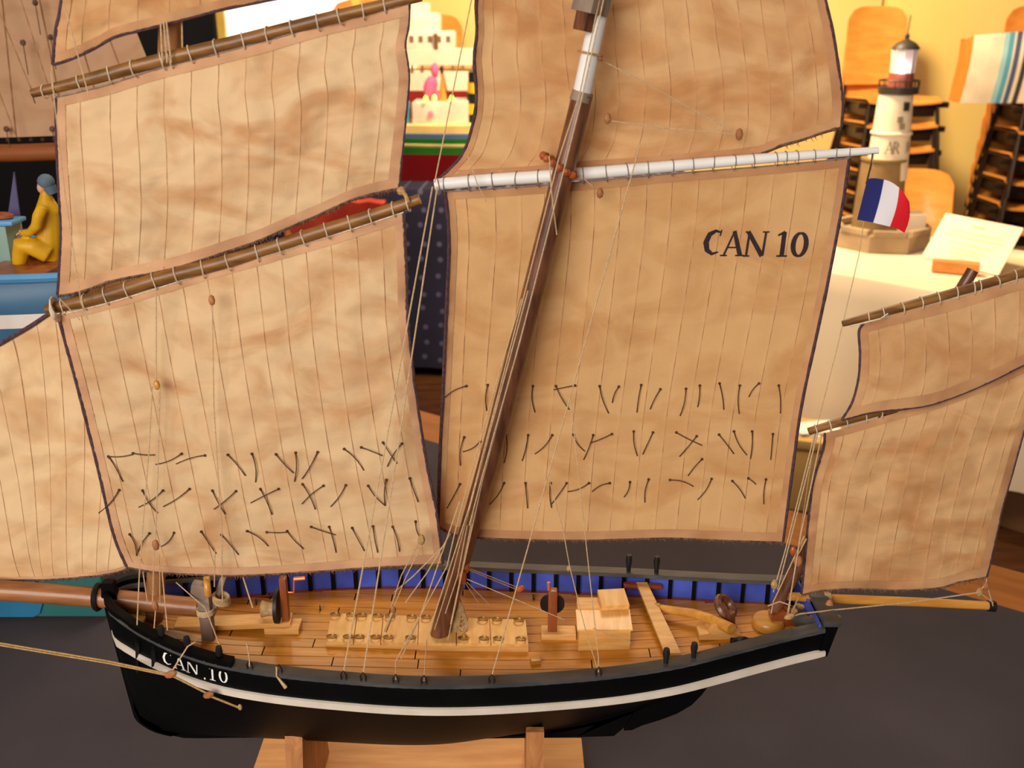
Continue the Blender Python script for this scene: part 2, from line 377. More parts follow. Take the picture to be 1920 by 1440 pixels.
# inner lining so the bulwark has thickness
hull = mk('hull', (V, [f for f in F if len(f) == 4]+[F[-2]]), 'black', ship)
hull_bvh = BVHTree.FromPolygons(V, [f for f in F if len(f) == 4])
def cast(bvh, px, py, off=0.0, fallY=0.0):
    d = ray(px, py).normalized(); h = bvh.ray_cast(CAM, d)
    p = h[0] if h[0] else PY(px, py, fallY)
    return p-d*off
# keel, sternpost skeg, stem, rudder
sk = [(-.28, .866), (.07, .880), (.15, .903), (.19, .926)]+[(p.x, p.z) for p in (PY(1214, 1290, 0), PY(1166, 1362, 0), PY(1150, 1375, 0), PY(1080, 1377, 0))]+[(-.05, .857), (-.25, .857), (-.29, .8595)]
mk('keel', prism([Vector((x, -.0045, z)) for x, z in sk], (0, .009, 0)), 'black', ship, smooth=False)
st_out = [(x-.0025, z-.001) for x, z in stem[:25]]; st_in = [(x+.012, z+.004) for x, z in reversed(stem[:25])]
mk('stem_post', prism([Vector((x, -.0045, z)) for x, z in [(-.414, 1.048)]+st_out+st_in+[(-.403, 1.048)]], (0, .009, 0)), 'black', ship, smooth=False)
rp = [(1170, 1370), (1176, 1358), (1217, 1292), (1232, 1262), (1345, 1258), (1330, 1284), (1316, 1303), (1297, 1322), (1270, 1338), (1238, 1350), (1205, 1360), (1185, 1369)]
mk('rudder', prism([PY(a, b, -.003) for a, b in rp], (0, .006, 0)), 'black', ship, smooth=False)
# white strake
def side_strip(off, zoff, r1, x0, x1, sgn, n=60):
    rows = []
    for i in range(n+1):
        x = x0+(x1-x0)*i/n; b = max(hb(x)-.0015, .004); z = zr(x)-zoff(x)
        rows.append((x, b, z))
    return rows
def strake(sgn, x0=-.4075, x1=.308):
    path = []
    n = 70
    for i in range(n+1):
        x = x0+(x1-x0)*i/n; xx = min(x, XS)
        dz = .031+.009*math.exp(-((xx+.42)/.05)**2)-.002*max(0, xx-.1)/.2
        z = zr(xx)-dz
        # half breadth of the hull at that height
        b = interp([(q[1], q[0]) for q in section(xx)], z)
        path.append(Vector((x, sgn*(b+.0002), z)))
    V, F = [], []
    for i, p in enumerate(path):
        h = .0048 if i < n else .003
        V += [p+Vector((0, sgn*a*.0028, c2*h)) for a, c2 in ((-.6, -1), (1, -.72), (1, .72), (-.6, 1))]
    for i in range(len(path)-1):
        for k in range(3): F.append((i*4+k, i*4+k+1, (i+1)*4+k+1, (i+1)*4+k))
    F += [(0, 1, 2, 3), tuple(4*len(path)-1-k for k in range(4))]
    return V, F
for sgn in (-1, 1): mk('strake', strake(sgn), 'strake', ship, label='white painted rubbing strake')
# cap rail
def caprail(sgn, x0, x1, w=.0115, h=.0042, up=0.0, n=60):
    V, F = [], []
    for i in range(n+1):
        x = x0+(x1-x0)*i/n; b = hb(x); d = (hb(x+.004)-hb(x-.004))/.008 if XB+.005 < x < XS-.005 else 0
        nn = Vector((-d, 1, 0)).normalized(); nn.y *= sgn
        p = Vector((x, sgn*b, zr(x)+up)); inn = min(w, b*.95)
        o = p+nn*.002; q2 = Vector((x, sgn*max(b-inn, .0), zr(x)+up))
        V += [q2-Vector((0, 0, h)), o-Vector((0, 0, h)), o+Vector((0, 0, 0)), q2+Vector((0, 0, .0004))]
    for i in range(n):
        for k in range(4): F.append((i*4+k, i*4+(k+1) % 4, (i+1)*4+(k+1) % 4, (i+1)*4+k))
    F += [(0, 1, 2, 3), tuple(4*n+3-k for k in range(4))]
    return V, F
for sgn in (-1, 1):
    mk('cap_rail', caprail(sgn, -.409, .305), 'rail', ship)
    mk('bow_rail', caprail(sgn, -.411, -.262, w=.008, h=.006, up=.005, n=30), 'black', ship)
# transom
zts = zr(XS)
tr = mk('transom', hexa([(XS-.004, -.049, zts-.034), (XS+.006, -.047, zts-.034), (XS+.006, .047, zts-.034), (XS-.004, .049, zts-.034)],
        [(XS+.002, -.050, zts+.004), (XS+.014, -.048, zts+.004), (XS+.014, .048, zts+.004), (XS+.002, .050, zts+.004)]), 'black', ship)
mk('transom_cap', box((XS+.006, 0, zts+.006), (.017, .106, .005), bev=.001), 'rail', tr)
mk('transom_lining', box((XS-.0045, 0, zts-.012), (.002, .094, .030)), 'blue', tr)
# bulwark lining panels and stanchions
bul = mk('bulwark', join(*[caprail(s, -.395, .303, w=.0045, h=.0035, up=-.004, n=60) for s in (-1, 1)]), 'black', ship)
NP = 27
for sgn in (-1, 1):
    for i in range(NP):
        x0 = -.375+i*.0250; x1 = x0+.0232
        if x1 > .30: break
        P = []
        for z0 in (0, 1):
            P.append([Vector((x, sgn*(hb(x)-.0036), (zd(x)-.002 if z0 == 0 else zr(x)-.0055))) for x in (x0, (x0+x1)/2, x1)])
        mk('panel', sheet(P, (0, sgn*.0012, 0)), 'blue', bul, smooth=False)
        xx = x1+.0009; a = math.atan2(hb(xx+.005)-hb(xx-.005), .01)*sgn
        mk('stanchion', box((xx, sgn*(hb(xx)-.0055), (zd(xx)+zr(xx))/2-.003), (.0042, .005, BULW), rz=a), 'black', bul, smooth=False)
# deck
def deck_edge(x): return max(hb(x)-.0038, .001)
rows = [[Vector((x, -deck_edge(x), zd(x)-.0022)), Vector((x, 0, zd(x)-.0012)), Vector((x, deck_edge(x), zd(x)-.0022))] for x in [XB+.012+(XS-XB-.014)*i/60 for i in range(61)]]
deck = mk('deck', sheet(rows, (0, 0, -.002)), 'caulk', ship)
PWD = .0152
k = 0
for j in range(-7, 7):
    y0, y1 = j*PWD, (j+1)*PWD-.0013
    ym = max(abs(y0), abs(y1)) if True else 0
    cuts = [XB+.012, -.30+.05*R.random()+(.09 if j % 2 else 0), -.10+.06*R.random()-(.05 if j % 2 else 0), .08+.07*R.random()-(.04 if j % 3 == 0 else 0), .20+.04*R.random(), XS-.002]
    for a, b in zip(cuts, cuts[1:]):
        top = []; n = 10; ok = False
        for i in range(n+1):
            x = a+(b-.0013-a)*i/n; e = deck_edge(x)-.005
            ya, yb = max(-e, min(e, y0)), max(-e, min(e, y1))
            if yb-ya > .002: ok = True
            top.append((x, ya, yb))
        top = [q2 for q2 in top if q2[2]-q2[1] > .0003]
        if not ok or len(top) < 2: continue
        P = [[Vector((x, ya, zd(x)+.001*(1-(ya/.11)**2))), Vector((x, yb, zd(x)+.001*(1-(yb/.11)**2)))] for x, ya, yb in top]
        mk('plank', sheet(P, (0, 0, -.0015)), 'deck', deck, smooth=False)
for sgn in (-1, 1):
    P = []
    for i in range(50):
        x = -.392+(XS-.004+.392)*i/49; e = deck_edge(x)
        P.append([Vector((x, sgn*max(e-.0055, .0005), zd(x)+.0006)), Vector((x, sgn*e, zd(x)+.0006))])
    mk('margin_plank', sheet(P, (0, 0, -.002)), 'margin', deck, smooth=False)
def PD(px, py, up=0.0):
    p = PZ(px, py, .98+up)
    for _ in range(8): p = PZ(px, py, zd(max(XB, min(XS, p.x)))+.001+up)
    return p

# ------------------------------------------------------------------ lettering templates
LET = {
 'C': [([(.64, .90), (.42, .96), (.17, .82), (.06, .5), (.14, .2), (.36, .04), (.62, .12)], [.05, .12, .2, .23, .2, .12, .05]), ([(.65, 1.0), (.62, .76)], [.06, .06])],
 'A': [([(.46, .98), (.12, .02)], [.07, .09]), ([(.45, 1.0), (.80, .02)], [.16, .19]), ([(.22, .34), (.66, .34)], [.06, .06]), ([(-.03, .02), (.26, .02)], [.06, .06]), ([(.60, .02), (.98, .02)], [.06, .06])],
 'N': [([(.15, .97), (.12, .02)], [.1, .1]), ([(.10, .99), (.78, .02)], [.17, .19]), ([(.84, .98), (.80, .03)], [.1, .1]), ([(-.02, .02), (.26, .02)], [.06, .06]), ([(.70, .98), (.98, .98)], [.06, .06]), ([(-.02, .98), (.16, .98)], [.06, .06])],
 '1': [([(.25, .98), (.25, .02)], [.19, .19]), ([(.0, .84), (.28, .99)], [.08, .1]), ([(.03, .02), (.47, .02)], [.07, .07])],
 '0': [([(.34+.27*math.sin(2*PI*i/20), .5+.46*math.cos(2*PI*i/20)) for i in range(21)], [.09+.12*abs(math.sin(2*PI*i/20)) for i in range(21)])],
 '.': [([(.0, .0), (.0, .14)], [.15, .15])],
 'R': [([(.12, .98), (.12, .02)], [.17, .17]), ([(.12, .95), (.42, .92), (.52, .74), (.4, .55), (.14, .52)], [.07, .1, .14, .1, .07]), ([(.3, .52), (.66, .02)], [.14, .17])],
 'M': [([(.1, .98), (.05, .02)], [.1, .1]), ([(.1, .98), (.45, .1)], [.16, .12]), ([(.45, .1), (.85, .98)], [.08, .1]), ([(.85, .98), (.9, .02)], [.16, .16])],
 'E': [([(.1, .98), (.1, .02)], [.17, .17]), ([(.1, .96), (.55, .96)], [.08, .08]), ([(.1, .5), (.45, .5)], [.07, .07]), ([(.1, .04), (.58, .04)], [.08, .08])],
}
def glyph(ch, mapf, sub=5, wf=1.0):    # strips in template space mapped to surface points
    V, F = [], []
    for pts, ws in LET[ch]:
        P, Wd = [], []
        for i in range(len(pts)-1):
            n = max(1, int(math.dist(pts[i], pts[i+1])*sub*2))
            for k in range(n):
                f = k/n; P.append((pts[i][0]+(pts[i+1][0]-pts[i][0])*f, pts[i][1]+(pts[i+1][1]-pts[i][1])*f)); Wd.append(ws[i]+(ws[i+1]-ws[i])*f)
        P.append(pts[-1]); Wd.append(ws[-1]); s = len(V)
        for i, p in enumerate(P):
            a, b = P[max(i-1, 0)], P[min(i+1, len(P)-1)]; dx, dy = b[0]-a[0], b[1]-a[1]; L = math.hypot(dx, dy) or 1
            nx, ny = -dy/L*Wd[i]/2*wf, dx/L*Wd[i]/2*wf
            V += [mapf(p[0]+nx, p[1]+ny), mapf(p[0], p[1]), mapf(p[0]-nx, p[1]-ny)]
        for i in range(len(P)-1):
            F += [(s+3*i, s+3*i+1, s+3*i+4, s+3*i+3), (s+3*i+1, s+3*i+2, s+3*i+5, s+3*i+4)]
    return V, F
for ch, ox, oy in (('C', 306, 1244), ('A', 326, 1252), ('N', 350, 1260), ('.', 384, 1274), ('1', 393, 1274), ('0', 411, 1278)):
    mk('letter', glyph(ch, lambda a, b: cast(hull_bvh, ox+a*24-b*1.5, oy+a*6.5-b*24, .0006, -.07), wf=.72), 'whitepaint', hull, smooth=False, label='white painted letter of the number on the bow')

# ------------------------------------------------------------------ sails
class Sail:
    def __init__(s, name, label, top, bottom, left, right, Y, belly, N, m, seed, wr=1.0, bpow=1.0, hem=24, nv=64, hems='tblr', YT=None):
        s.T, s.B, s.L, s.Rt, s.Y, s.belly, s.seed, s.wr, s.bpow = top, bottom, left, right, Y, belly, seed, wr, bpow
        s.YT = YT if YT is not None else Y
        s.cache = {}
        W_ = abs(top[-1][0]-top[0][0])+1; H_ = abs(left[-1][1]-left[0][1])+1
        s.W, s.H = max(W_, abs(bottom[-1][0]-bottom[0][0])), max(H_, abs(right[-1][1]-right[0][1]))
        allV, allF = [], []
        # hem (tabling) is the part itself; the cloth panels are its pieces
        hu, hv = hem/s.W, hem/s.H; g = []
        def strip(f, n, k=2):
            return sheet([[f(i/n, j/k) for j in range(k+1)] for i in range(n+1)])
        if 't' in hems: g.append(strip(lambda a, b: s.P(a, b*hv, -.0007), 60))
        if 'b' in hems: g.append(strip(lambda a, b: s.P(a, 1-b*hv, -.0007), 60))
        if 'l' in hems: g.append(strip(lambda a, b: s.P(b*hu, a, -.0007), 60))
        if 'r' in hems: g.append(strip(lambda a, b: s.P(1-b*hu, a, -.0007), 60))
        s.o = mk(name, join(*g), 'hem_tan' if m in ('sail_top', 'sail_main') else 'hem', ship, label=label)
        d = 1.35/s.W
        for k in range(N):
            u0, u1 = k/N, (k+1)/N
            us = [u0+(u1-d-u0)*i/5 for i in range(6)]+[u1] if k < N-1 else [u0+(u1-u0)*i/5 for i in range(6)]
            rows = [[s.P(u, v/nv, -.00025*(i == 6)) for i, u in enumerate(us)] for v in range(nv+1)]
            V, F = sheet(rows); mi = [1 if (fi % (len(us)-1)) == 5 else 0 for fi in range(len(F))]
            mk('sail_panel', (V, F), None, s.o, mats=[m, 'seam'], mi=mi)
            nb = len(allV); allV += V; allF += [tuple(x+nb for x in f) for f in F]
        s.bvh = BVHTree.FromPolygons(allV, allF)
    def pix(s, u, v):
        T = resample(s.T, u); ub = u**s.bpow; B = resample(s.B, ub); L = resample(s.L, v); Rr = resample(s.Rt, v)
        c = [s.T[0], s.T[-1], s.B[0], s.B[-1]]
        return [(1-v)*T[i]+v*B[i]+(1-u)*L[i]+u*Rr[i]-((1-u)*(1-v)*c[0][i]+u*(1-v)*c[1][i]+(1-u)*v*c[2][i]+u*v*c[3][i]) for i in (0, 1)]
    def P(s, u, v, dy=0.0):
        x, y = s.pix(min(1, max(0, u)), min(1, max(0, v)))
        a, b = x/1000, y/1000; k = s.seed
        w = noise.noise((a*7+k, b*7, k))*.0030
        w += noise.noise((a*13+b*9+k, b*17-a*6, k+5))*.0022
        w += (1-abs(noise.noise((a*9-b*5+k, b*10+a*9, k+9)))*2)*.0013
        w += noise.noise((a*22+b*8+k, b*38-a*9, k+11))*.0022
        w += abs(noise.noise((a*16-b*7+k, b*26+a*10, k+17)))*.0024
        w += noise.noise((a*75, b*95+k, k+13))*.0008
        bel = s.belly*math.sin(PI*min(1, max(0, u)))**.7*math.sin(PI*min(1, max(0, v*.92+.04)))
        return PY(x, y, s.Y*v+s.YT*(1-v)+bel+w*1.1*s.wr+dy)
    def hit(s, px, py, off=.0008):
        return cast(s.bvh, px, py, off, s.Y)
    def rope(s, side, r=.0016, e=.0):
        f = {'l': lambda t: s.P(0-e, t), 'r': lambda t: s.P(1+e, t), 't': lambda t: s.P(t, 0), 'b': lambda t: s.P(t, 1)}[side]
        mk('boltrope', tube([f(i/50) for i in range(51)], [r*(.85+.3*abs(noise.noise((i*.7, s.seed, 0)))) for i in range(51)], 6), 'boltrope', s.o, label='dark boltrope along the sail edge')
    def fray(s, side='b', n=170):
        n = int(n*2.2)
        gs = []
        for i in range(n):
            t = (i+R.random())/n; p = s.P(t, .995) if side == 'b' else s.P(t, 0)
            L = .0025+.0040*R.random()**2; d = Vector((R.uniform(-.6, .6), R.uniform(-1.2, .2), -1)).normalized()*L
            gs.append(tube([p, p+d*.6, p+d+Vector((R.uniform(-.4, .4)*L, 0, 0))], [.0004, .00035, .00012], 3))
        gs.append(tube([s.P(i/60, .998)+Vector((0, .0006, -.0006)) for i in range(61)], .0019, 5))
        mk('frayed_edge', join(*gs), 'fray', s.o, kind='stuff', label='frayed dark foot of the sail')
    def reef(s, pts):
        for (x0, y0, x1, y1) in pts:
            bend = R.uniform(-4, 4); P = []
            for i in range(6):
                f = i/5; nx, ny = -(y1-y0), (x1-x0); L = math.hypot(nx, ny) or 1
                P.append(s.hit(x0+(x1-x0)*f+nx/L*bend*math.sin(PI*f), y0+(y1-y0)*f+ny/L*bend*math.sin(PI*f), .0012+.002*math.sin(PI*f)))
            mk('reef_point', join(ball(P[0], .0014, 8), tube(P, [.0007, .0005, .0005, .0005, .0005, .0006], 5)), 'tar', s.o)

def spar(name, poly, Y, rads, m, label=None, seg=12, caps=True):
    n = 24; P = [PY(*resample(poly, i/n), Y) for i in range(n+1)]
    rr = []
    for i in range(n+1):
        t = i/n*(len(rads)-1); a = int(min(t, len(rads)-2)); rr.append((rads[a]+(rads[a+1]-rads[a])*(t-a))*((P[i]-CAM).dot(FW))/FPX)
    return mk(name, tube(P, rr, seg), m, ship, label=label), P, rr
def lacings(o, P, rr, xs, m, extra=.0007, r=.0006):
    for px in xs:
        best = None
        for a, b, ra, rb in zip(P, P[1:], rr, rr[1:]):
            pa_, pb_ = proj(a)[0], proj(b)[0]
            if pa_ <= px <= pb_:
                f = (px-pa_)/(pb_-pa_); best = (a+(b-a)*f, (b-a), ra+(rb-ra)*f)
        if not best: continue
        c, d, rad = best; d = d.normalized()+Vector((R.uniform(-.12, .05), R.uniform(-.2, .2), R.uniform(-.1, .1)))
        drop = Vector((0, 0, -rad*.22))
        u, w = frame(d); pts = []
        for i in range(12):
            a = 2*PI*i/12; q2 = (u*math.cos(a)+w*math.sin(a))*(rad+extra)
            if q2.z < -.5*rad: q2.z -= rad*.45
            pts.append(c+q2)
        mk('lacing', tube(pts, r, 4, True), m, o)
def proj(p):
    d = p-CAM; z = d.dot(FW); return 960+FPX*d.x/z, 720-FPX*d.dot(UP)/z

# --- jib
jib = Sail('jib', 'pale tan jib set on the bowsprit', [(-900, 1086), (-400, 868), (0, 645), (110, 577), (330, 440)], [(-900, 1090), (-400, 1097), (0, 1087), (100, 1085), (200, 1076), (246, 1062)],
     [(-900, 1086), (-900, 1090)], [(330, 440), (300, 740), (246, 1062)], .014, .008, 26, 'sail_pale', 3.1, bpow=.52, hems='b', hem=12)
jib.rope('t', .0026); jib.fray('b', 160)
# --- foresail
fs = Sail('foresail', 'tan lower foresail with three rows of reef points', [(110, 592), (200, 570), (300, 540), (400, 508), (500, 480), (600, 450), (700, 418), (757, 399)],
     [(238, 1062), (300, 1072), (420, 1078), (500, 1076), (600, 1070), (700, 1063), (830, 1056)],
     [(110, 592), (118, 622), (150, 740), (185, 880), (213, 1000), (238, 1062)], [(757, 399), (762, 520), (764, 600), (780, 740), (800, 870), (818, 960), (830, 1056)], -.014, -.012, 14, 'sail', 1.7)
fs.rope('l', .0021); fs.rope('r', .0018); fs.fray('b')
fs.reef([(203, 856, 249, 852), (205, 858, 230, 903), (249, 850, 290, 853), (340, 851, 292, 871), (384, 854, 330, 870), (427, 853, 460, 892), (472, 851, 479, 904), (517, 852, 550, 887), (554, 849, 552, 903),
  (595, 848, 566, 898), (645, 842, 682, 882), (677, 839, 718, 855), (718, 830, 744, 869), (753, 832, 726, 875),
  (223, 919, 185, 962), (267, 920, 295, 962), (305, 920, 260, 951), (355, 917, 306, 950), (398, 920, 422, 964), (442, 921, 401, 955), (488, 917, 510, 965), (522, 917, 470, 943), (567, 908, 591, 955),
  (606, 911, 566, 945), (648, 910, 620, 950), (690, 911, 722, 948), (724, 900, 722, 948), (768, 897, 784, 941),
  (243, 1002, 256, 1042), (280, 1000, 258, 1035), (326, 999, 302, 1025), (377, 997, 405, 1038), (415, 1003, 447, 1040), (463, 996, 503, 1024), (500, 998, 538, 998), (538, 996, 569, 1029), (583, 988, 629, 1003),
  (617, 988, 630, 1036), (660, 990, 683, 1033), (699, 987, 708, 1036), (736, 988, 749, 1034), (779, 978, 789, 1010)])
# --- fore topsail
ft = Sail('fore_topsail', 'tan fore topsail between two brown yards', [(105, 184), (200, 161), (300, 129), (400, 104), (500, 78), (600, 49), (700, 26), (768, 8)],
     [(108, 553), (150, 546), (215, 524), (275, 513), (340, 498), (425, 470), (480, 452), (525, 432), (575, 411), (620, 391), (665, 371), (720, 357), (748, 352)],
     [(105, 184), (106, 260), (112, 380), (115, 430), (112, 500), (108, 553)], [(768, 8), (766, 50), (760, 85), (767, 140), (763, 200), (757, 260), (751, 320), (748, 352)], -.012, -.010, 13, 'sail', 5.3)
ft.rope('l', .0016); ft.rope('r', .0013); ft.fray('b', 200)
mk('clew_lashing', join(ball(PY(752, 358, -.014), .004, 8), tube([PY(752, 356, -.014), PY(760, 366, -.02), PY(766, 380, -.022)], .0018, 6)), 'rope_tan', ship)
# --- fore topgallant (runs out of the frame)
fg = Sail('fore_topgallant', 'stained tan topgallant sail at the top left edge', [(125, -240), (440, -300), (760, -370)], [(100, 121), (130, 112), (180, 89), (220, 68), (300, 48), (400, 22), (480, 5), (560, -12), (770, -64)],
     [(125, -240), (122, -60), (113, 20), (105, 60), (100, 121)], [(760, -370), (770, -64)], -.012, -.008, 12, 'sail_top', 8.2)
fg.rope('l', .0020); fg.rope('b', .0016)
# --- mainsail
ms = Sail('mainsail', 'tan mainsail lettered CAN 10 with three rows of reef points', [(835, 360), (960, 352), (1075, 343), (1250, 327), (1400, 315), (1500, 306), (1592, 297)],
     [(821, 985), (860, 1003), (960, 1010), (1090, 1012), (1250, 1008), (1350, 1012), (1468, 1016)],
     [(835, 360), (842, 450), (838, 560), (834, 650), (830, 750), (825, 850), (821, 985)], [(1592, 297), (1580, 380), (1552, 530), (1533, 620), (1503, 760), (1486, 880), (1468, 1016)], .020, .016, 16, 'sail_main', 12.4, wr=.5)
ms.rope('l', .0020); ms.rope('r', .0018); ms.fray('b')
ms.reef([(874, 724, 832, 747), (914, 722, 912, 770), (958, 724, 953, 760), (999, 724, 1003, 773), (1042, 724, 1067, 768), (1078, 723, 1038, 731), (1124, 724, 1141, 775), (1160, 725, 1148, 755), (1202, 722, 1194, 773),
  (1238, 730, 1219, 767), (1286, 729, 1275, 780), (1312, 723, 1308, 763), (1349, 719, 1357, 768), (1387, 723, 1386, 776), (1423, 719, 1404, 744), (1460, 723, 1463, 775),
  (870, 820, 863, 873), (900, 828, 868, 847), (949, 816, 945, 868), (990, 816, 979, 864), (1035, 816, 1003, 851), (1075, 815, 1096, 846), (1112, 816, 1094, 862), (1147, 814, 1106, 831), (1188, 809, 1195, 855),
  (1224, 811, 1205, 852), (1268, 811, 1316, 835), (1306, 818, 1274, 856), (1348, 815, 1376, 851), (1376, 809, 1400, 853), (1410, 809, 1407, 860), (1449, 814, 1445, 862),
  (862, 908, 838, 953), (910, 908, 900, 948), (945, 906, 918, 946), (985, 906, 989, 953), (1032, 906, 1034, 952), (1062, 906, 1034, 945), (1104, 906, 1064, 922), (1143, 906, 1110, 922), (1181, 904, 1170, 932),
  (1216, 899, 1209, 942), (1256, 900, 1300, 912), (1316, 861, 1290, 892), (1334, 898, 1308, 937), (1373, 902, 1397, 934), (1403, 897, 1417, 908), (1436, 899, 1432, 945)])
for ch, ox, oy in (('C', 1318, 478), ('A', 1351, 480), ('N', 1393, 481), ('1', 1454, 481), ('0', 1481, 482)):
    mk('letter', glyph(ch, lambda a, b: ms.hit(ox+a*45+b*6, oy-b*47, .0006), 7), 'ink', ms.o, smooth=False, label='dark painted letter of the sail number')
# --- main topsail
mt = Sail('main_topsail', 'stained tan main topsail above the white yard', [(960, -250), (1300, -260), (1500, -265)], [(822, 336), (960, 330), (1075, 320), (1250, 308), (1400, 294), (1432, 285), (1465, 272), (1500, 262), (1540, 248), (1577, 238)],
     [(960, -250), (905, -60), (893, 0), (894, 60), (889, 110), (893, 185), (885, 238), (868, 288), (842, 318), (822, 336)], [(1500, -265), (1535, -60), (1548, 0), (1562, 60), (1573, 130), (1580, 190), (1577, 238)], .026, .012, 15, 'sail_top', 15.9, wr=.9)
mt.rope('l', .0016); mt.rope('r', .0016); mt.fray('b', 120)
# --- mizzen
mz = Sail('mizzen_sail', 'tan mizzen sail at the stern sheeted to the boomkin', [(1547, 812), (1600, 798), (1680, 774), (1760, 752), (1850, 717), (1970, 662)], [(1503, 1114), (1540, 1106), (1600, 1103), (1700, 1105), (1760, 1101), (1800, 1090), (1850, 1081)],
     [(1547, 812), (1544, 842), (1526, 900), (1520, 940), (1512, 1020), (1503, 1114)], [(1970, 662), (1950, 720), (1920, 808), (1897, 890), (1880, 950), (1860, 1040), (1850, 1081)], -.004, -.008, 11, 'sail_top', 21.3)
mz.rope('l', .0016); mz.rope('r', .0014); mz.fray('b', 90)
zt_ = Sail('mizzen_topsail', 'tan mizzen topsail at the right edge', [(1620, 606), (1700, 583), (1800, 556), (1990, 500)], [(1578, 788), (1630, 774), (1680, 768), (1740, 760), (1800, 740), (1860, 714), (1920, 684), (1990, 651)],
     [(1620, 606), (1611, 622), (1613, 665), (1610, 710), (1598, 755), (1578, 788)], [(1990, 500), (1990, 651)], -.018, -.004, 9, 'sail_top', 27.7, wr=.6, YT=-.006)
zt_.rope('l', .0015); zt_.rope('b', .0012)

# ------------------------------------------------------------------ spars
o, P, rr = spar('yard', [(88, 581), (200, 553), (300, 522), (400, 497), (500, 467), (600, 434), (700, 403), (787, 373)], -.014, [10, 13, 13, 12.5, 12, 11.5, 10], 'yard', 'brown wooden yard of the lower foresail')
lacings(o, P, rr, [118, 160, 200, 242, 290, 332, 380, 428, 482, 525, 570, 612, 655, 697, 738, 765], 'lace')
mk('head_rope', tube([fs.P(i/40, .0)+Vector((0, -.0012, .0006)) for i in range(41)], .0007, 5), 'lace', o)
o, P, rr = spar('yard', [(60, 175), (150, 153), (300, 113), (450, 77), (600, 38), (700, 14), (790, -8)], -.012, [8, 11.5, 12.5, 12.5, 12, 11, 10], 'yard', 'brown wooden yard of the fore topsail')
lacings(o, P, rr, [84, 102, 150, 205, 252, 305, 318, 357, 406, 456, 503, 549, 596, 638, 680, 722], 'lace')
mk('head_rope', tube([ft.P(i/40, .0)+Vector((0, -.0012, .0006)) for i in range(41)], .0006, 5), 'lace_dark', o)
o, P, rr = spar('yard', [(70, -238), (440, -312), (800, -388)], -.012, [8, 11, 9], 'yard')
o, P, rr = spar('white_yard', [(815, 347), (880, 340), (1075, 327), (1360, 303), (1500, 292), (1647, 282)], .020, [11, 12, 12, 11, 10, 9, 6.5], 'spar_white', 'white painted yard of the mainsail')
lacings(o, P, rr, [822, 834, 880, 924, 968, 1010, 1093, 1137, 1175, 1215, 1260, 1299, 1338, 1376, 1412, 1455, 1473, 1494, 1527, 1567, 1592], 'lace_dark', r=.00045)
mk('head_rope', tube([ms.P(i/40, .0)+Vector((0, -.0014, .0006)) for i in range(41)], .0006, 5), 'lace_dark', o)
o, P, rr = spar('yard', [(1516, 809), (1580, 790), (1660, 768), (1740, 750), (1830, 716), (1990, 640)], -.004, [7, 9, 9, 8.5, 8, 8], 'yard', 'brown wooden yard of the mizzen sail')
lacings(o, P, rr, [1530, 1556, 1586, 1622, 1653], 'lace')
o, P, rr = spar('yard', [(1580, 607), (1660, 585), (1750, 560), (1820, 540), (1880, 523), (1990, 491)], -.006, [6, 8.5, 9, 9, 9, 9], 'yard', 'brown wooden yard of the mizzen topsail')
lacings(o, P, rr, [1629, 1657, 1692, 1727, 1760, 1794, 1826, 1838, 1870, 1903], 'lace')
mk('head_rope', tube([zt_.P(i/30, .0)+Vector((0, -.0012, .0006)) for i in range(31)], .0006, 5), 'lace', o)
mk('gaff_line', tube([PY(1594, 612, -.014), PY(1650, 598, -.016), PY(1665, 588, -.015)], .0007, 5), 'lace', o)

def mastgeo(poly, rads, Y=0.0, n=30):
    P = [PY(*resample(poly, i/n), Y) for i in range(n+1)]
    rr = []
    for i in range(n+1):
        t = i/n*(len(rads)-1); a = int(min(t, len(rads)-2)); rr.append((rads[a]+(rads[a+1]-rads[a])*(t-a))*((P[i]-CAM).dot(FW))/FPX)
    return tube(P, rr, 16)
mm = mk('mainmast', mastgeo([(822, 1196), (878, 1000), (935, 795), (1062, 300), (1092, 178)], [17, 19, 20, 20.5, 20]), 'mast', ship, label='raked dark brown mainmast')
mk('topmast', mastgeo([(1086, 200), (1122, 28), (1160, -160)], [18, 17, 15], .0), 'spar_white', mm, label='white painted upper mast')
mk('mast_band', mastgeo([(1088, 190), (1093, 172)], [21, 20], .0, 3), 'mast_grey', mm)
a_, b_ = PY(1093, 58, -.008), PY(1112, -30, -.008)
mk('mast_cheek', tube([a_, b_], [.0085, .0095], 4), 'mast', mm, smooth=False)
mk('mast_cap', tube([PY(1105, 25, -.006), PY(1118, -30, -.006)], .0155, 4), 'mast_grey', mm, smooth=False)
mk('woolding', ring(PY(1107, 100, 0), PY(1122, 28, 0)-PY(1086, 200, 0), .0105, .0009), 'rope_tan', mm)
# parrel of red-brown beads round the mast at the white yard
pc = PY(1048, 310, .003); pax = (PY(1092, 178, 0)-PY(935, 795, 0)).normalized()+Vector((.35, 0, 0))
u, w = frame(pax)
for i in range(14):
    a = 2*PI*i/14; p = pc+(u*math.cos(a)*.0165+w*math.sin(a)*.0165)
    mk('parrel_bead', ball(p, .0036, 8), 'bead', mm)
fm = mk('foremast', mastgeo([(290, 1160), (302, 800), (312, 400), (319, 70), (324, -260)], [16, 19, 20, 22, 20], .012), 'foremast_w', ship, label='brown foremast behind the foresails')
zm = mk('mizzenmast', mastgeo([(1452, 1143), (1507, 1046), (1640, 820), (1824, 506)], [12, 12.5, 13, 11], .010), 'mast', ship, label='strongly raked mizzenmast')
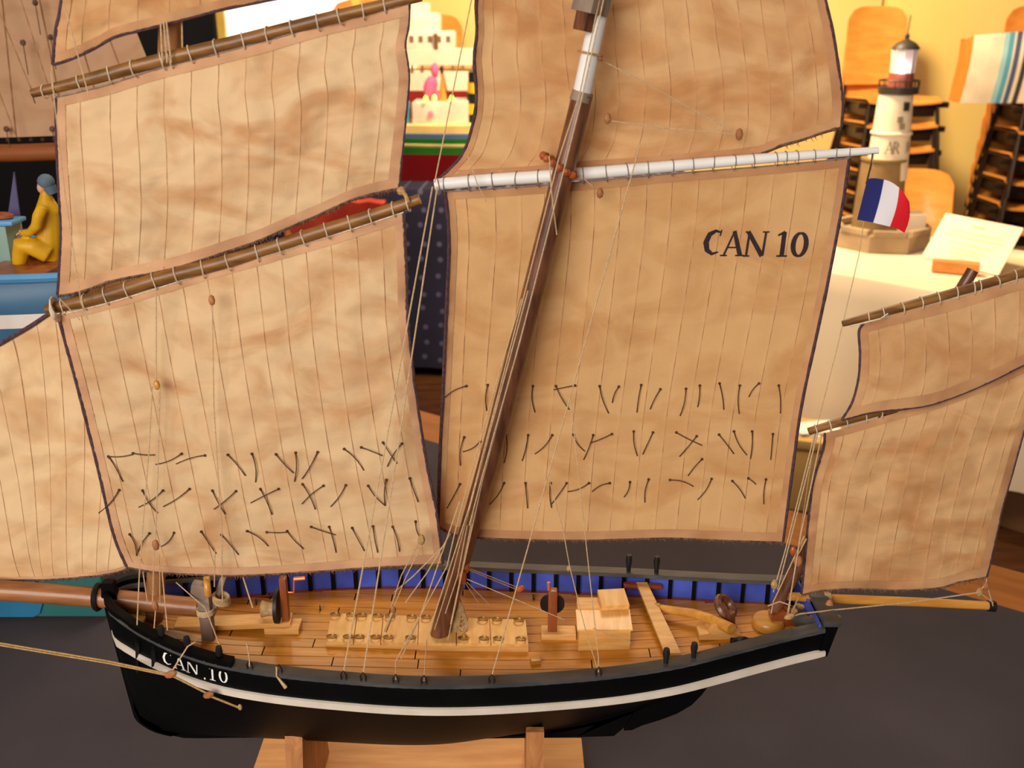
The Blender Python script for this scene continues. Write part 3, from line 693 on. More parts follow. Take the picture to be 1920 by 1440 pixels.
# bowsprit
bs = spar('bowsprit', [(-1000, 1040), (-400, 1082), (0, 1107), (190, 1121), (300, 1132), (372, 1139)], .004, [13, 19, 20, 20, 19.5, 19, 18], 'bowsprit', 'long brown bowsprit', 16)
c = PY(184, 1119, .004)
mk('gammon_iron', join(tube([c+Vector((.002*0, math.cos(2*PI*i/20)*.0125, math.sin(2*PI*i/20)*.0125)) for i in range(20)], .0026, 6, True),
   tube([c+Vector((.010, 0, .012)), c+Vector((.012, -.004, .017)), c+Vector((.016, -.003, .0165))], .003, 6)), 'iron', ship)
bk = spar('boomkin', [(1478, 1118), (1560, 1123), (1720, 1129), (1856, 1136)], .004, [8, 9, 8.5, 8], 'gold_wood', 'golden wooden boomkin over the stern')
mk('tip_cap', tube([PY(1852, 1136, .004), PY(1865, 1137, .004)], .0058, 10), 'iron', bk[0])

# ------------------------------------------------------------------ deck fittings
def up(p, z): return Vector((p.x, p.y, p.z+z))
def blk(name, px, py, Y, s=.006, m='block', parent=None, ry=0):
    c = PY(px, py, Y)
    return mk(name, ball(c, (s*.62, s*.5, s), 8, ry=ry), m, parent or ship)
# bow bitts and the long foredeck plank
pl = [PD(305, 1152), PD(300, 1180), PD(545, 1183), PD(545, 1166)]
b0, b1 = PD(330, 1168), PD(548, 1176)
L = (b1-b0).length
foredeck = mk('foredeck_plank', box(((b0+b1)/2+Vector((0, 0, .0035))), (L, .020, .006), rz=math.atan2(b1.y-b0.y, b1.x-b0.x), bev=.0008), 'pale_wood', ship, smooth=False)
bt = PD(392, 1196)
bitt = mk('mooring_bitt', join(box(up(bt, .025), (.0125, .011, .052), bev=.0015), box(up(bt, .056)+Vector((-.003, 0, 0)), (.018, .012, .018), ry=.2, bev=.003),
          box(up(bt, .046)+Vector((.012, .006, 0)), (.006, .010, .048), ry=.35, bev=.0015)), 'mast_grey', ship, label='wooden mooring bitt on the foredeck')
for k in range(4): mk('rope_turn', ring(up(bt, .030+.0016*k), (0, 0, 1), .0085, .001), 'rope', bitt)
mk('sheave', lathe([(.010, -.003), (.0115, -.001), (.0115, .001), (.010, .003)], up(bt, .063)+Vector((.006, -.004, 0)), 14, (1, .3, 0)), 'gold_wood', bitt)
mk('rope_coil', join(*[ring(up(bt, .043+.002*k)+Vector((.017, 0, 0)), (.3, 0, 1), .0075, .0018) for k in range(4)]), 'canvas_coil', bitt)
# winch forward
wb_ = PD(532, 1180)
w1 = mk('winch', box(up(wb_, .0035), (.036, .020, .007), bev=.0008), 'pale_wood', ship, smooth=False, label='small hand winch with brown post on the foredeck')
p = wb_+Vector((.0035, .001, 0))
mk('post', box(up(p, .034), (.0075, .0085, .056), bev=.0015), 'redwood', w1)
mk('gear_wheel', lathe([(.0175, -.0018), (.0185, -.0018), (.0185, .0018), (.0175, .0018)], up(p, .028)+Vector((-.0075, 0, 0)), 22, (1, 0, 0)), 'iron', w1)
mk('drum', lathe([(.009, -.013), (.0075, -.008), (.0065, -.004), (.0075, 0), (.009, .002)], up(p, .024)+Vector((-.0115, 0, 0)), 14, (1, 0, 0)), 'canvas_coil', w1)
mk('crank_handle', join(tube([up(p, .044)+Vector((.004, 0, 0)), up(p, .044)+Vector((.010, 0, 0)), up(p, .060)+Vector((.0115, 0, 0))], .0009, 6), tube([up(p, .060)+Vector((.0115, 0, 0)), up(p, .061)+Vector((.023, 0, 0))], .0022, 8)), 'copper', w1)
# hatch
zt0 = zd(-.08)+.010
C = [PZ(620, 1151, zt0), PZ(986, 1163, zt0), PZ(991, 1207, zt0), PZ(611, 1203, zt0)]
hat = mk('cargo_hatch', hexa([Vector((v.x, v.y, zt0-.0105)) for v in (C[3], C[2], C[1], C[0])], [Vector((v.x, v.y, zt0-.0028)) for v in (C[3], C[2], C[1], C[0])]), 'pale_wood', ship, smooth=False, label='long cargo hatch with ring-bolted covers')
fr = [0, .137, .272, .455, .645, .815, 1]
M['cover'] = mat('hatch_cover_pine', (222, 160, 84), (238, 184, 108), rough=.4, scale=(80, 14, 80), nscale=2, coat=.25, rnd=.05)
for a, b in zip(fr, fr[1:]):
    g = .0022
    def cp(u, v): return (C[0].lerp(C[1], u)).lerp(C[3].lerp(C[2], u), v)
    q4 = [cp(a+g, 1.03), cp(b-g, 1.03), cp(b-g, -.01), cp(a+g, -.01)]
    mk('hatch_cover', hexa([v-Vector((0, 0, .0028)) for v in q4], [v+Vector((0, 0, .0006)) for v in q4]), 'cover', hat, smooth=False)
    for u_ in (a+.2*(b-a), b-.2*(b-a)):
        for v_ in (.10, .90):
            if .44 < u_ < .66 and v_ > .5: continue
            c_ = cp(u_, v_)+Vector((0, 0, .0030))
            mk('ring_bolt', join(ring(c_, (.05, .25, 1), .0050, .0009, 12, 4), ball(c_+Vector((-.004, .001, -.001)), .0014, 6)), 'brass', hat)
# mast foot coil and collar
mfp = PD(824, 1188)
mk('mast_collar', lathe([(.014, 0), (.015, .003), (.012, .008)], mfp, 16), 'gold_wood', ship)
coil = mk('rope_hank', join(*[ring(up(mfp, .020+.004*k)+Vector((.019, -.008, 0)), (.5, .8, .1*k), .013-.001*k, .0018) for k in range(6)]+[tube([up(mfp, .062)+Vector((.015, -.004, 0)), up(mfp, .035)+Vector((.019, -.006, 0)), up(mfp, .006)+Vector((.018, -.006, 0))], [.003, .007, .005], 8)]), 'canvas_coil', ship, label='hank of rope belayed at the mast foot')
# winch aft
wb2 = PD(1047, 1192)
w2 = mk('winch', box(up(wb2, .0035), (.036, .018, .007), bev=.0008), 'pale_wood', ship, smooth=False, label='small hand winch with black gear beside the companion')
p = wb2+Vector((-.0065, 0, 0))
mk('post', box(up(p, .031), (.0095, .0085, .050), bev=.002), 'redwood', w2)
mk('gear_wheel', lathe([(.0115, -.0015), (.0128, -.0015), (.0128, .0015), (.0115, .0015)], up(p, .034)+Vector((0, .0075, 0)), 22, (0, 1, .15)), 'iron', w2)
mk('crank_handle', join(tube([up(p, .052), up(p, .058)+Vector((-.004, 0, 0))], .001, 6), tube([up(p, .055)+Vector((-.004, 0, 0)), up(p, .064)+Vector((-.0045, 0, 0))], .0018, 8)), 'copper', w2)
# companion
zc = zd(.09)
f0, f1 = PZ(1084, 1219, zc), PZ(1181, 1221, zc)
cw = f1.x-f0.x; cy = (f0.y+f1.y)/2; cx0 = f0.x; dep = .046; hz = .025
def cq(x, y, z): return Vector((cx0+cw*x, cy+dep*y, zc+z))
comp = mk('companion', join(hexa([cq(0, 0, 0), cq(1, 0, 0), cq(1, 1, 0), cq(0, 1, 0)], [cq(.01, .0, hz), cq(1.0, .0, hz), cq(1.0, .62, hz+.004), cq(.01, .62, hz+.004)]),
      hexa([cq(.0, .62, 0), cq(1, .62, 0), cq(1, 1, 0), cq(0, 1, 0)], [cq(.01, .60, hz+.0075), cq(1, .60, hz+.0075), cq(1, 1.02, hz+.0085), cq(.01, 1.02, hz+.0085)])), 'pale_wood', ship, smooth=False, label='pale wooden companion hatch aft')
mk('roof_panel', hexa([cq(-.03, -.06, hz), cq(1.03, -.06, hz), cq(1.03, .60, hz+.004), cq(-.03, .60, hz+.004)], [cq(-.03, -.06, hz+.002), cq(1.03, -.06, hz+.002), cq(1.03, .60, hz+.0062), cq(-.03, .60, hz+.0062)]), 'cover', comp, smooth=False)
mk('sliding_hatch', box(cq(.72, .80, hz+.0125), (.029, .028, .006), rz=.10, rx=.10, bev=.0008), 'cover', comp, smooth=False)
# bench board, tiller, saddle
g0, g1 = PZ(1203, 1093, zd(.13)+.02), PD(1262, 1226, .006)
d_ = g1-g0
mk('deck_batten', hexa([g0+Vector((-.006, 0, -.002)), g1+Vector((-.008, 0, -.002)), g1+Vector((.008, 0, -.002)), g0+Vector((.006, 0, -.002))][::-1],
   [g0+Vector((-.006, 0, .001)), g1+Vector((-.008, 0, .001)), g1+Vector((.008, 0, .001)), g0+Vector((.006, 0, .001))][::-1]), 'pale_wood', ship, smooth=False, label='pale batten laid across the deck')
pr = PY(1205, 1098, hb(.14)-.012)
mk('pin_rack', box(pr, (.042, .007, .0045), ry=.03, bev=.001), 'margin', ship)
tl = [PD(1226, 1138, .010), PD(1260, 1144, .012), PD(1300, 1150, .014), PD(1340, 1163, .016), PD(1372, 1180, .018)]
tp = [tl[0].lerp(tl[1], k/4) for k in range(4)]+[tl[1].lerp(tl[2], k/4) for k in range(4)]+[tl[2].lerp(tl[3], k/4) for k in range(4)]+[tl[3].lerp(tl[4], k/4) for k in range(5)]
til = mk('tiller', tube(tp, [.0040+.0022*k/16 for k in range(17)], 10), 'gold_wood', ship, label='curved golden tiller')
mk('ferrule', tube([tl[0].lerp(tl[1], .05), tl[0].lerp(tl[1], .38)], .0053, 10), 'brass', til)
sdl = PD(1346, 1189)
mk('tiller_saddle', prism([sdl+Vector((x, -.010, z)) for x, z in ((-.021, 0), (.021, 0), (.021, .006), (.011, .009), (.008, .017), (-.006, .017), (-.012, .007), (-.021, .005))], (0, .020, 0)), 'pale_wood', ship, smooth=False)
rh = PY(1360, 1138, .012)
mk('rudder_head', join(ring(rh, (.5, -.3, .6), .0105, .0045, 14, 8), tube([rh+Vector((.004, -.006, -.002)), rh+Vector((.006, -.008, -.026))], .005, 8)), 'mast', ship)
# mizzen step
mzp = PD(1440, 1172)
mk('mizzen_step', join(lathe([(.017, 0), (.017, .006), (.015, .0085)], mzp, 20), ), 'gold_wood', ship)
mk('mizzen_chock', prism([mzp+Vector((.004+x, -.006, z)) for x, z in ((0, 0), (.022, 0), (.024, .014), (.010, .020), (-.004, .014))], (0, .014, 0)), 'redwood', ship, smooth=False)
mk('stern_cleat', join(tube([PD(1495, 1160, .02), PD(1520, 1168, .026), PD(1545, 1158, .026)], .0065, 8), box(PD(1510, 1165, .012), (.016, .012, .02))), 'rail', ship)
# belaying pins and shackles on the rails
def rail_pin(px, py, side, h=.016):
    x = PZ(px, py, 1.012).x; c = Vector((x, side*(hb(x)-.005), zr(x)))
    return mk('belaying_pin', lathe([(.0022, -.006), (.0024, .004), (.0036, h*.65), (.0028, h)], c, 8), 'iron', ship)
for px, py in ((1243, 1215), (1295, 1212)): rail_pin(px, py, -1)
for px, py in ((1180, 1072), (1231, 1072)): rail_pin(px, py, 1, .020)
for px, py in ((319, 1188), (366, 1200), (420, 1222)): rail_pin(px, py, -1, .015)
RIG = {}
for px, py in ((473, 1250), (527, 1258), (645, 1274), (681, 1279), (742, 1280), (795, 1280), (922, 1277), (1122, 1262)):
    x = PZ(px, py, 1.008).x; c = Vector((x, -(hb(x)-.001), zr(x)+.003)); RIG[px] = c
    mk('rail_shackle', join(tube([c+Vector((-.002, 0, -.006)), c+Vector((-.0025, -.001, .002)), c+Vector((0, 0, .0055)), c+Vector((.0025, -.001, .002)), c+Vector((.002, 0, -.006))], .0009, 5)), 'iron', ship)
mk('fairlead', join(ring(PD(1390, 1203, .012), (0, 1, .6), .006, .0028, 12, 6), box(PD(1392, 1204, .005), (.024, .008, .006), bev=.001)), 'iron', ship)
for px in (258, 288):       # chain plates on the bow
    pts = [cast(hull_bvh, px-1+(i*.3), y, .0045, -.05) for i, y in enumerate((1178, 1195, 1215, 1235, 1250, 1258))]
    mk('chain_plate', join(tube([pts[0]+Vector((0, 0, .010))]+pts, .0022, 5)), 'iron', ship)

# ------------------------------------------------------------------ rigging
def rope(pts, r=.00055, m='rope', name='rope', sag=0):
    P = [p if isinstance(p, Vector) else PY(*p) for p in pts]
    if len(P) == 2 and sag:
        P = [P[0].lerp(P[1], k/8)-Vector((0, 0, sag*math.sin(PI*k/8))) for k in range(9)]
    return mk(name, tube(P, r, 5), m, ship)
FY = -.030
rope([(113, -20, FY), (166, 178, FY)]); rope([(96, 135, FY), (110, 260, FY), (122, 365, FY), (152, 568, FY), (165, 600, FY)], .0005)
rope([(112, 560, FY), (150, 600, -.028)], .0005)
rope([(97, 122, -.016), (101, 178, -.016)]); rope([(60, 176, -.02), (66, 194, -.02)], .0005, 'tar')
for dx in (-5, 1, 6): rope([(306+dx, 40, -.02), (312+dx*1.5, 118, -.022)], .0007)
rope([(341, 38, -.005), (342, 90, -.008)], .0007)
# bowsprit tackle outside the bow
rope([(-60, 1196, -.045), (205, 1240, -.050), (312, 1263, -.090)], .0010, 'rope_tan', 'bobstay')
rope([(-60, 1200, -.047), (205, 1244, -.052), (312, 1266, -.092)], .0009, 'rope_tan', 'bobstay')
blk('block', 320, 1264, -.097, .0065, ry=1.2); rope([(324, 1256, -.095), (352, 1212, -.085), (366, 1204, -.08)], .0008)
rope([(325, 1268, -.096), (388, 1300, -.097)], .0011, 'rope_tan'); blk('block', 391, 1303, -.098, .0058, ry=1.2)
rope([(396, 1306, -.098), (449, 1327, -.095)], .0011, 'rope_tan'); blk('rope_knot', 450, 1326, -.096, .0036, 'rope_tan')
# foremast falls
for pts in ([(293, 545, -.035), (293, 715, -.035)], [(286, 725, -.036), (279, 850, -.036), (262, 1062, -.034), (257, 1172, -.055)], [(268, 1072, -.02), (277, 1132, -.02)], [(300, 725, -.036), (297, 850, -.036), (292, 1012, -.036)],
            [(289, 1030, -.036), (286, 1135, -.036)], [(299, 1040, -.03), (300, 1130, -.03)], [(304, 1072, -.03), (314, 1182, -.06)], [(398, 560, -.036), (401, 760, -.036), (416, 1000, -.036), (417, 1130, -.034)],
            [(330, 1092, -.01), (385, 1140, -.02), (414, 1216, -.07)], [(403, 1030, -.036), (402, 1100, -.030)], [(292, 1140, -.04), (289, 1178, -.055)]):
    rope(pts, .0006)
mk('rope_tail', tube([RIG[473]+Vector((0, -.001, .0)), RIG[473]+Vector((.001, -.002, .010)), RIG[473]+Vector((-.002, .004, .022))], .0007, 5), 'rope', ship)
mk('rope_tail', tube([RIG[527]+Vector((-.002, -.001, .004)), RIG[527]+Vector((-.002, -.004, -.004)), RIG[527]+Vector((.006, -.005, -.016))], [.0009, .0009, .0022], 5), 'rope', ship)
rope([(455, 1080, -.012), (474, 1140, -.03)], .0007)
blk('block', 294, 722, -.036, .005, 'gold_wood'); blk('block', 292, 1022, -.036, .006); blk('block', 397, 563, -.036, .005); blk('block', 291, 1136, -.045, .0055)
blk('block', 790, 1012, -.034, .006, 'rope_tan')
# main yard tack ropes and shrouds to the near rail
rope([(890, -30, .010), (815, 342, .008)], .0006)
for a, b in (((811, 350), 645), ((820, 350), 681)):
    p0 = PY(a[0], a[1], .006); q1 = RIG[b]
    mk('shroud', tube([p0, p0.lerp(q1, .5), q1+Vector((0, 0, .004))], .0007, 5), 'rope', ship)
for pts in ([(1128, -20, -.016), (1086, 180, -.018), (1047, 300, -.022), (985, 545, -.022)], [(1136, -20, -.016), (1092, 180, -.018), (1062, 300, -.022), (975, 640, -.022), (905, 890, -.024), (880, 985, -.026)],
            [(1030, 292, -.02), (1034, 360, -.022), (1044, 440, -.012)], [(985, 545, -.022), (960, 640, -.022), (880, 950, -.026), (800, 1200, -.06), RIG[795]], [(978, 560, -.022), (930, 720, -.022), (855, 990, -.03), (838, 1062, -.03), (742, 1240, -.09), RIG[742]],
            [(990, 545, -.022), (905, 860, -.024), (868, 1000, -.028), (848, 1075, -.028), (815, 1180, -.02)], [(1000, 545, -.02), (905, 900, -.02), (865, 1080, -.024), (840, 1200, -.022)],
            [(876, 985, -.026), (858, 1080, -.026), (835, 1150, -.02)], [(845, 1000, -.03), (800, 1075, -.03), (760, 1130, -.02)], [(835, 1020, -.03), (775, 1080, -.03), (740, 1110, -.02)], [(862, 940, -.028), (790, 1150, -.045), (752, 1235, -.09)],
            [(795, 1014, -.034), (762, 1080, -.03), (738, 1140, -.02)], [(786, 1014, -.034), (752, 1080, -.03), (733, 1140, -.02)], [(888, 960, -.022), (860, 1100, -.02), (845, 1170, -.018)],
            [(1075, 322, -.004), (1040, 420, .006)], [(1095, 335, .0), (1112, 350, .004)]):
    rope(pts, .0006)
blk('block', 737, 1143, -.02, .005); rope([(736, 1148, -.02), (722, 1185, -.03)], .0018, 'canvas_coil')
# tackles from the mast to the deck
blk('block', 873, 1064, -.005, .007, 'bead'); blk('block', 975, 1104, .06, .006, 'bead', ry=1.2); blk('block', 866, 1083, -.015, .008, 'bead')
for pts in ([(876, 1064, -.005), (972, 1102, .06)], [(878, 1068, -.005), (970, 1106, .06)], [(876, 1086, -.015), (1058, 1162, .0)], [(872, 1092, -.015), (897, 1130, .02)], [(876, 1092, -.015), (918, 1134, .02)],
            [(1057, 1000, .0), (1068, 1062, .0), (1083, 1122, -.03), (1098, 1182, -.055), RIG[1122]], [(1030, 900, .014), (1057, 1000, .0)], [(1070, 750, .014), (1099, 1020, -.02), (1112, 1140, -.06), (1122, 1232, -.09), RIG[1122]],
            [(1112, 1178, -.03), (1183, 1206, -.03)], [(1118, 108, .006), (1200, 150, .015), (1380, 250, .012)], [(1140, 226, .014), (1240, 240, .014), (1380, 252, .014)], [(877, 292, .006), (895, 345, .004), (912, 378, .008)]):
    rope(pts, .0005)
p0 = PY(1200, 272, .006); q1 = RIG[922]
mk('shroud', tube([p0, p0.lerp(q1, .5), q1+Vector((0, 0, .004))], .0006, 5), 'rope', ship)
blk('block', 1066, 1066, .0, .0035, 'rope_tan'); blk('block', 1386, 252, .010, .0055); blk('block', 1139, 222, .012, .005, 'block'); blk('block', 1125, 362, .006, .005)
blk('block', 1125, 108, -.004, .0035)
# flag halyard and flag
rope([(1638, 290, .01), (1610, 480, .008), (1570, 650, .006), (1530, 806, .004), (1496, 1030, .002)], .00045)
rope([(1636, 288, .012), (1634, 305, .01), (1624, 345, .006)], .0009, 'tar')
fl_rows = []
Tt = [(1626, 336), (1640, 334), (1668, 340), (1690, 356), (1705, 378)]; Bt = [(1607, 412), (1630, 416), (1660, 423), (1680, 428), (1696, 437)]
for j in range(13):
    v = j/12; r = []
    for i in range(25):
        u = i/24; T_ = resample(Tt, u); B_ = resample(Bt, u)
        x = T_[0]+(B_[0]-T_[0])*v+5*math.sin(PI*v)*u; y = T_[1]+(B_[1]-T_[1])*v
        r.append(PY(x, y, .006+.0025*math.sin(u*6+v*1.5)*u))
    fl_rows.append(r)
Vf, Ff = sheet(fl_rows); mi = [min(2, (k % 24)//8) for k in range(len(Ff))]
mk('flag', (Vf, Ff), None, ship, mats=['fblue', 'fwhite', 'fred'], mi=mi, label='blue white and red flag at the yard end')
# mizzen rigging and stern gear
for pts in ([(1533, 812, -.012), (1480, 1020, -.012), (1458, 1105, -.01)], [(1527, 815, -.012), (1473, 1030, -.012), (1450, 1110, -.01)], [(1540, 818, -.012), (1502, 1000, -.012), (1475, 1160, -.03)], [(1508, 1005, -.012), (1468, 1090, -.012), (1450, 1128, -.01)],
            [(1512, 1010, -.012), (1494, 1045, -.012), (1478, 1150, -.03)], [(1497, 1120, -.01), (1482, 1155, -.03)], [(1450, 1128, -.01), (1446, 1150, -.01)], [(1440, 1136, -.01), (1462, 1128, -.02), (1482, 1135, -.03)],
            [(1834, 1111, -.01), (1700, 1130, -.016), (1560, 1144, -.03), (1500, 1151, -.04), (1478, 1158, -.045)], [(1850, 1084, -.006), (1849, 1095, -.006), (1835, 1110, -.008), (1862, 1130, -.004)], [(1850, 1095, -.006), (1862, 1136, -.003)]):
    rope(pts, .0007)
blk('block', 1487, 1033, -.014, .0055, 'bead'); blk('block', 1496, 1052, -.014, .007, 'block'); blk('block', 1452, 1096, -.012, .006, 'rope_tan'); blk('block', 1849, 1099, -.006, .0055); blk('block', 1836, 1111, -.008, .0055, 'rope_tan')
blk('block', 1555, 1135, -.02, .007); blk('rope_knot', 1566, 1158, -.03, .006, 'rope_tan', ry=1.3); blk('rope_knot', 1480, 1156, -.045, .0055, 'rope_tan', ry=1.2)
mk('lashing', join(*[ring(PY(1546+3*k, 1122, .0), (1, 0, 0), .0062, .0011) for k in range(4)]), 'rope_tan', ship)
mk('tack_lashing', join(*[ring(PY(104, 574+4*k, -.018), (1, 0, .3), .0085, .0008) for k in range(4)]), 'lace', ship)

# ------------------------------------------------------------------ stand
M['stand'] = mat('stand_pine', (206, 142, 86), (224, 164, 104), rough=.5, scale=(6, 40, 40), nscale=2)
M['stand2'] = mat('stand_dark_pine', (158, 98, 52), (192, 130, 76), rough=.5, scale=(40, 40, 8), nscale=2, distort=1)
sd = thing('ship_stand', 'pale pine stand with two uprights under the lugger', 'stand', (-.107, 0, ZT))
mk('base_board', box((-.107, -.03, ZT+.0135), (.381, .262, .019), bev=.002), 'stand', sd)
for X, yt, ztp in ((-.2235, .036, .893), (.0235, .045, .905)):
    def inside(y):
        return interp([(a, b) for a, b in section(X)], abs(y))
    ys = [-yt+.012*k/3 for k in range(4)]
    prof = [Vector((X-.009, -.075, ZT+.023)), Vector((X-.009, .075, ZT+.023)), Vector((X-.009, yt+.008, ztp))]
    prof += [Vector((X-.009, y, min(ztp, max(inside(y), .8525)-.001))) for y in [yt*(1-k/8) for k in range(17)]]
    prof += [Vector((X-.009, -yt-.008, ztp))]
    mk('upright', prism(prof, (.018, 0, 0)), 'stand2', sd, smooth=False)

# ================================================================== BACKGROUND: LIGHTHOUSE TABLE
M['stone'] = mat('grey_stone_paint', (150, 128, 98), (172, 148, 116), rough=.9, scale=(12, 12, 12))
M['stone2'] = mat('brown_grey_stone_paint', (128, 100, 62), (146, 116, 74), rough=.9, scale=(12, 12, 12))
M['lh_white'] = mat('lighthouse_white', (232, 212, 184), (240, 222, 196), rough=.7, scale=(9, 9, 9))
M['lh_dark'] = mat('lighthouse_dark_metal', (44, 38, 34), (58, 50, 44), rough=.5)
M['lh_red'] = mat('lantern_brown', (140, 70, 52), rough=.7)
M['glass'] = mat('lantern_glass', (206, 178, 176), rough=.2, emit=(.8, .85, .95), estr=.10)
M['bulb'] = mat('lit_bulb', (255, 255, 255), emit=(.82, .93, 1), estr=14)
M['graymark'] = mat('grey_mark_paint', (140, 124, 104), rough=.8)
Lp = PZ(1648, 458, ZT+.004)
lh = thing('model_lighthouse', 'white model lighthouse with black gallery and lit lantern', 'lighthouse', (Lp.x, Lp.y, ZT+.004))
lx, ly, lz = Lp.x, Lp.y, ZT+.004
mk('rock_platform', lathe([(.182, 0), (.182, .062), (.172, .066), (.165, .054)], (lx, ly, lz), 8, rot=.25), 'stone', lh, smooth=False)
for k in range(8):
    a = .25+2*PI*k/8+PI/8; mk('parapet_stone', box((lx+.160*math.cos(a), ly+.160*math.sin(a), lz+.072), (.116, .026, .022), rz=a+PI/2, bev=.003), 'stone', lh, smooth=False)
mk('lower_tower', lathe([(.092, 0), (.086, .15), (.080, .262), (.085, .266), (.085, .274)], (lx-.020, ly, lz+.055), 16), 'stone2', lh)
mk('annex', box((lx+.085, ly-.05, lz+.095), (.10, .08, .075), bev=.004), 'lh_white', lh, smooth=False)
tw = mk('tower', lathe([(.076, 0), (.072, .10), (.069, .162), (.075, .166), (.075, .172), (.068, .176), (.061, .310)], (lx-.006, ly, lz+.252), 24), 'lh_white', lh)
for k, (az, z, hgt) in enumerate(((-1.25, .52, .03), (-1.55, .475, .02), (-1.40, .45, .02))):
    mk('window', box((lx-.006+.064*math.cos(az), ly+.064*math.sin(az), lz+z), (.02, .012, hgt), rz=az+PI/2), 'graymark' if k else 'lh_dark', tw, smooth=False)
for ch, a0 in (('A', -2.15), ('R', -1.78), ('M', -1.05)):
    mk('letter', glyph(ch, lambda a, b: Vector((lx-.006+.0755*math.cos(a0+a*.5), ly+.0755*math.sin(a0+a*.5), lz+.352+b*.045))), 'graymark', tw, smooth=False)
gz = lz+.558
gal = mk('gallery', lathe([(.058, 0), (.072, .005), (.072, .028), (.066, .028)], (lx, ly, gz), 20), 'lh_dark', lh)
mk('gallery_rail', ring((lx, ly, gz+.050), (0, 0, 1), .071, .0028, 24, 5), 'lh_dark', gal)
for k in range(12):
    a = 2*PI*k/12; mk('rail_post', tube([(lx+.071*math.cos(a), ly+.071*math.sin(a), gz+.026), (lx+.071*math.cos(a), ly+.071*math.sin(a), gz+.050)], .0022, 5), 'lh_dark', gal)
mk('lantern_base', lathe([(.044, 0), (.044, .050)], (lx+.004, ly, gz+.026), 12), 'lh_red', lh, smooth=False)
lan = mk('lantern_glazing', lathe([(.043, 0), (.046, .082)], (lx+.006, ly, gz+.076), 10), 'glass', lh, smooth=False)
for k in range(10):
    a = 2*PI*k/10; mk('glazing_bar', tube([(lx+.006+.0435*math.cos(a), ly+.0435*math.sin(a), gz+.076), (lx+.006+.0465*math.cos(a), ly+.0465*math.sin(a), gz+.158)], .0014, 4), 'lh_white', lan)
mk('bulb', ball((lx-.014, ly-.050, gz+.094), .017, 12), 'bulb', lh)
dm = mk('dome', lathe([(.050, 0), (.047, .008), (.034, .022), (.016, .031), (.007, .036), (.009, .046), (.004, .055)], (lx+.008, ly, gz+.158), 18), 'lh_dark', lh)
mk('lightning_rod', tube([(lx+.008, ly, gz+.210), (lx+.012, ly, gz+.275)], .0022, 5), 'lh_dark', dm)

M['paper'] = mat('cream_card', (236, 214, 184), (242, 222, 194), rough=.8, scale=(6, 6, 6))
M['faint'] = mat('faint_print', (206, 178, 146), rough=.8); M['faint_red'] = mat('faint_red_print', (228, 168, 140), rough=.8)
k0, k1 = PZ(1728, 482, ZT+.005), PZ(1872, 517, ZT+.005)
ev = (k1-k0); uvv = PY(1774, 400, k0.y+.10)-k0
cd = thing('info_card', 'cream information card leaning beside the lighthouse', 'card', (k0+k1)/2)
nrm = ev.cross(uvv).normalized()*.002
mk('card_front', sheet([[k0+ev*a+uvv*b for a in (0, .5, 1)] for b in (0, .5, 1)], nrm), 'paper', cd, smooth=False)
mk('card_strut', sheet([[k0+ev*(.3+.4*a)+uvv*.7*b+Vector((.10*(1-b), .10*(1-b), 0)) for a in (0, 1)] for b in (0, 1)], nrm), 'paper', cd, smooth=False)
pf = nrm*1.3
def cline(a0, a1, b, h, m): mk('printed_line', sheet([[k0+ev*a+uvv*bb+pf for a in (a0, a1)] for bb in (b, b+h)]), m, cd, smooth=False)
cline(.42, .58, .80, .05, 'faint_red')
for a0, a1, b in ((.16, .86, .66), (.12, .90, .56), (.24, .80, .42), (.30, .74, .30), (.30, .70, .22), (.36, .66, .12)): cline(a0, a1, b, .035, 'faint')
kb = PZ(1790, 512, ZT+.004)
mk('card_block', box((kb.x, kb.y, kb.z+.022), (.15, .045, .040), rz=-.42, bev=.003), mat('honey_block_wood', (206, 132, 60), (222, 150, 76), rough=.6, scale=(6, 40, 40)), smooth=False, label='small honey-coloured wood block in front of the information card', cat='block', base=(kb.x, kb.y, kb.z))

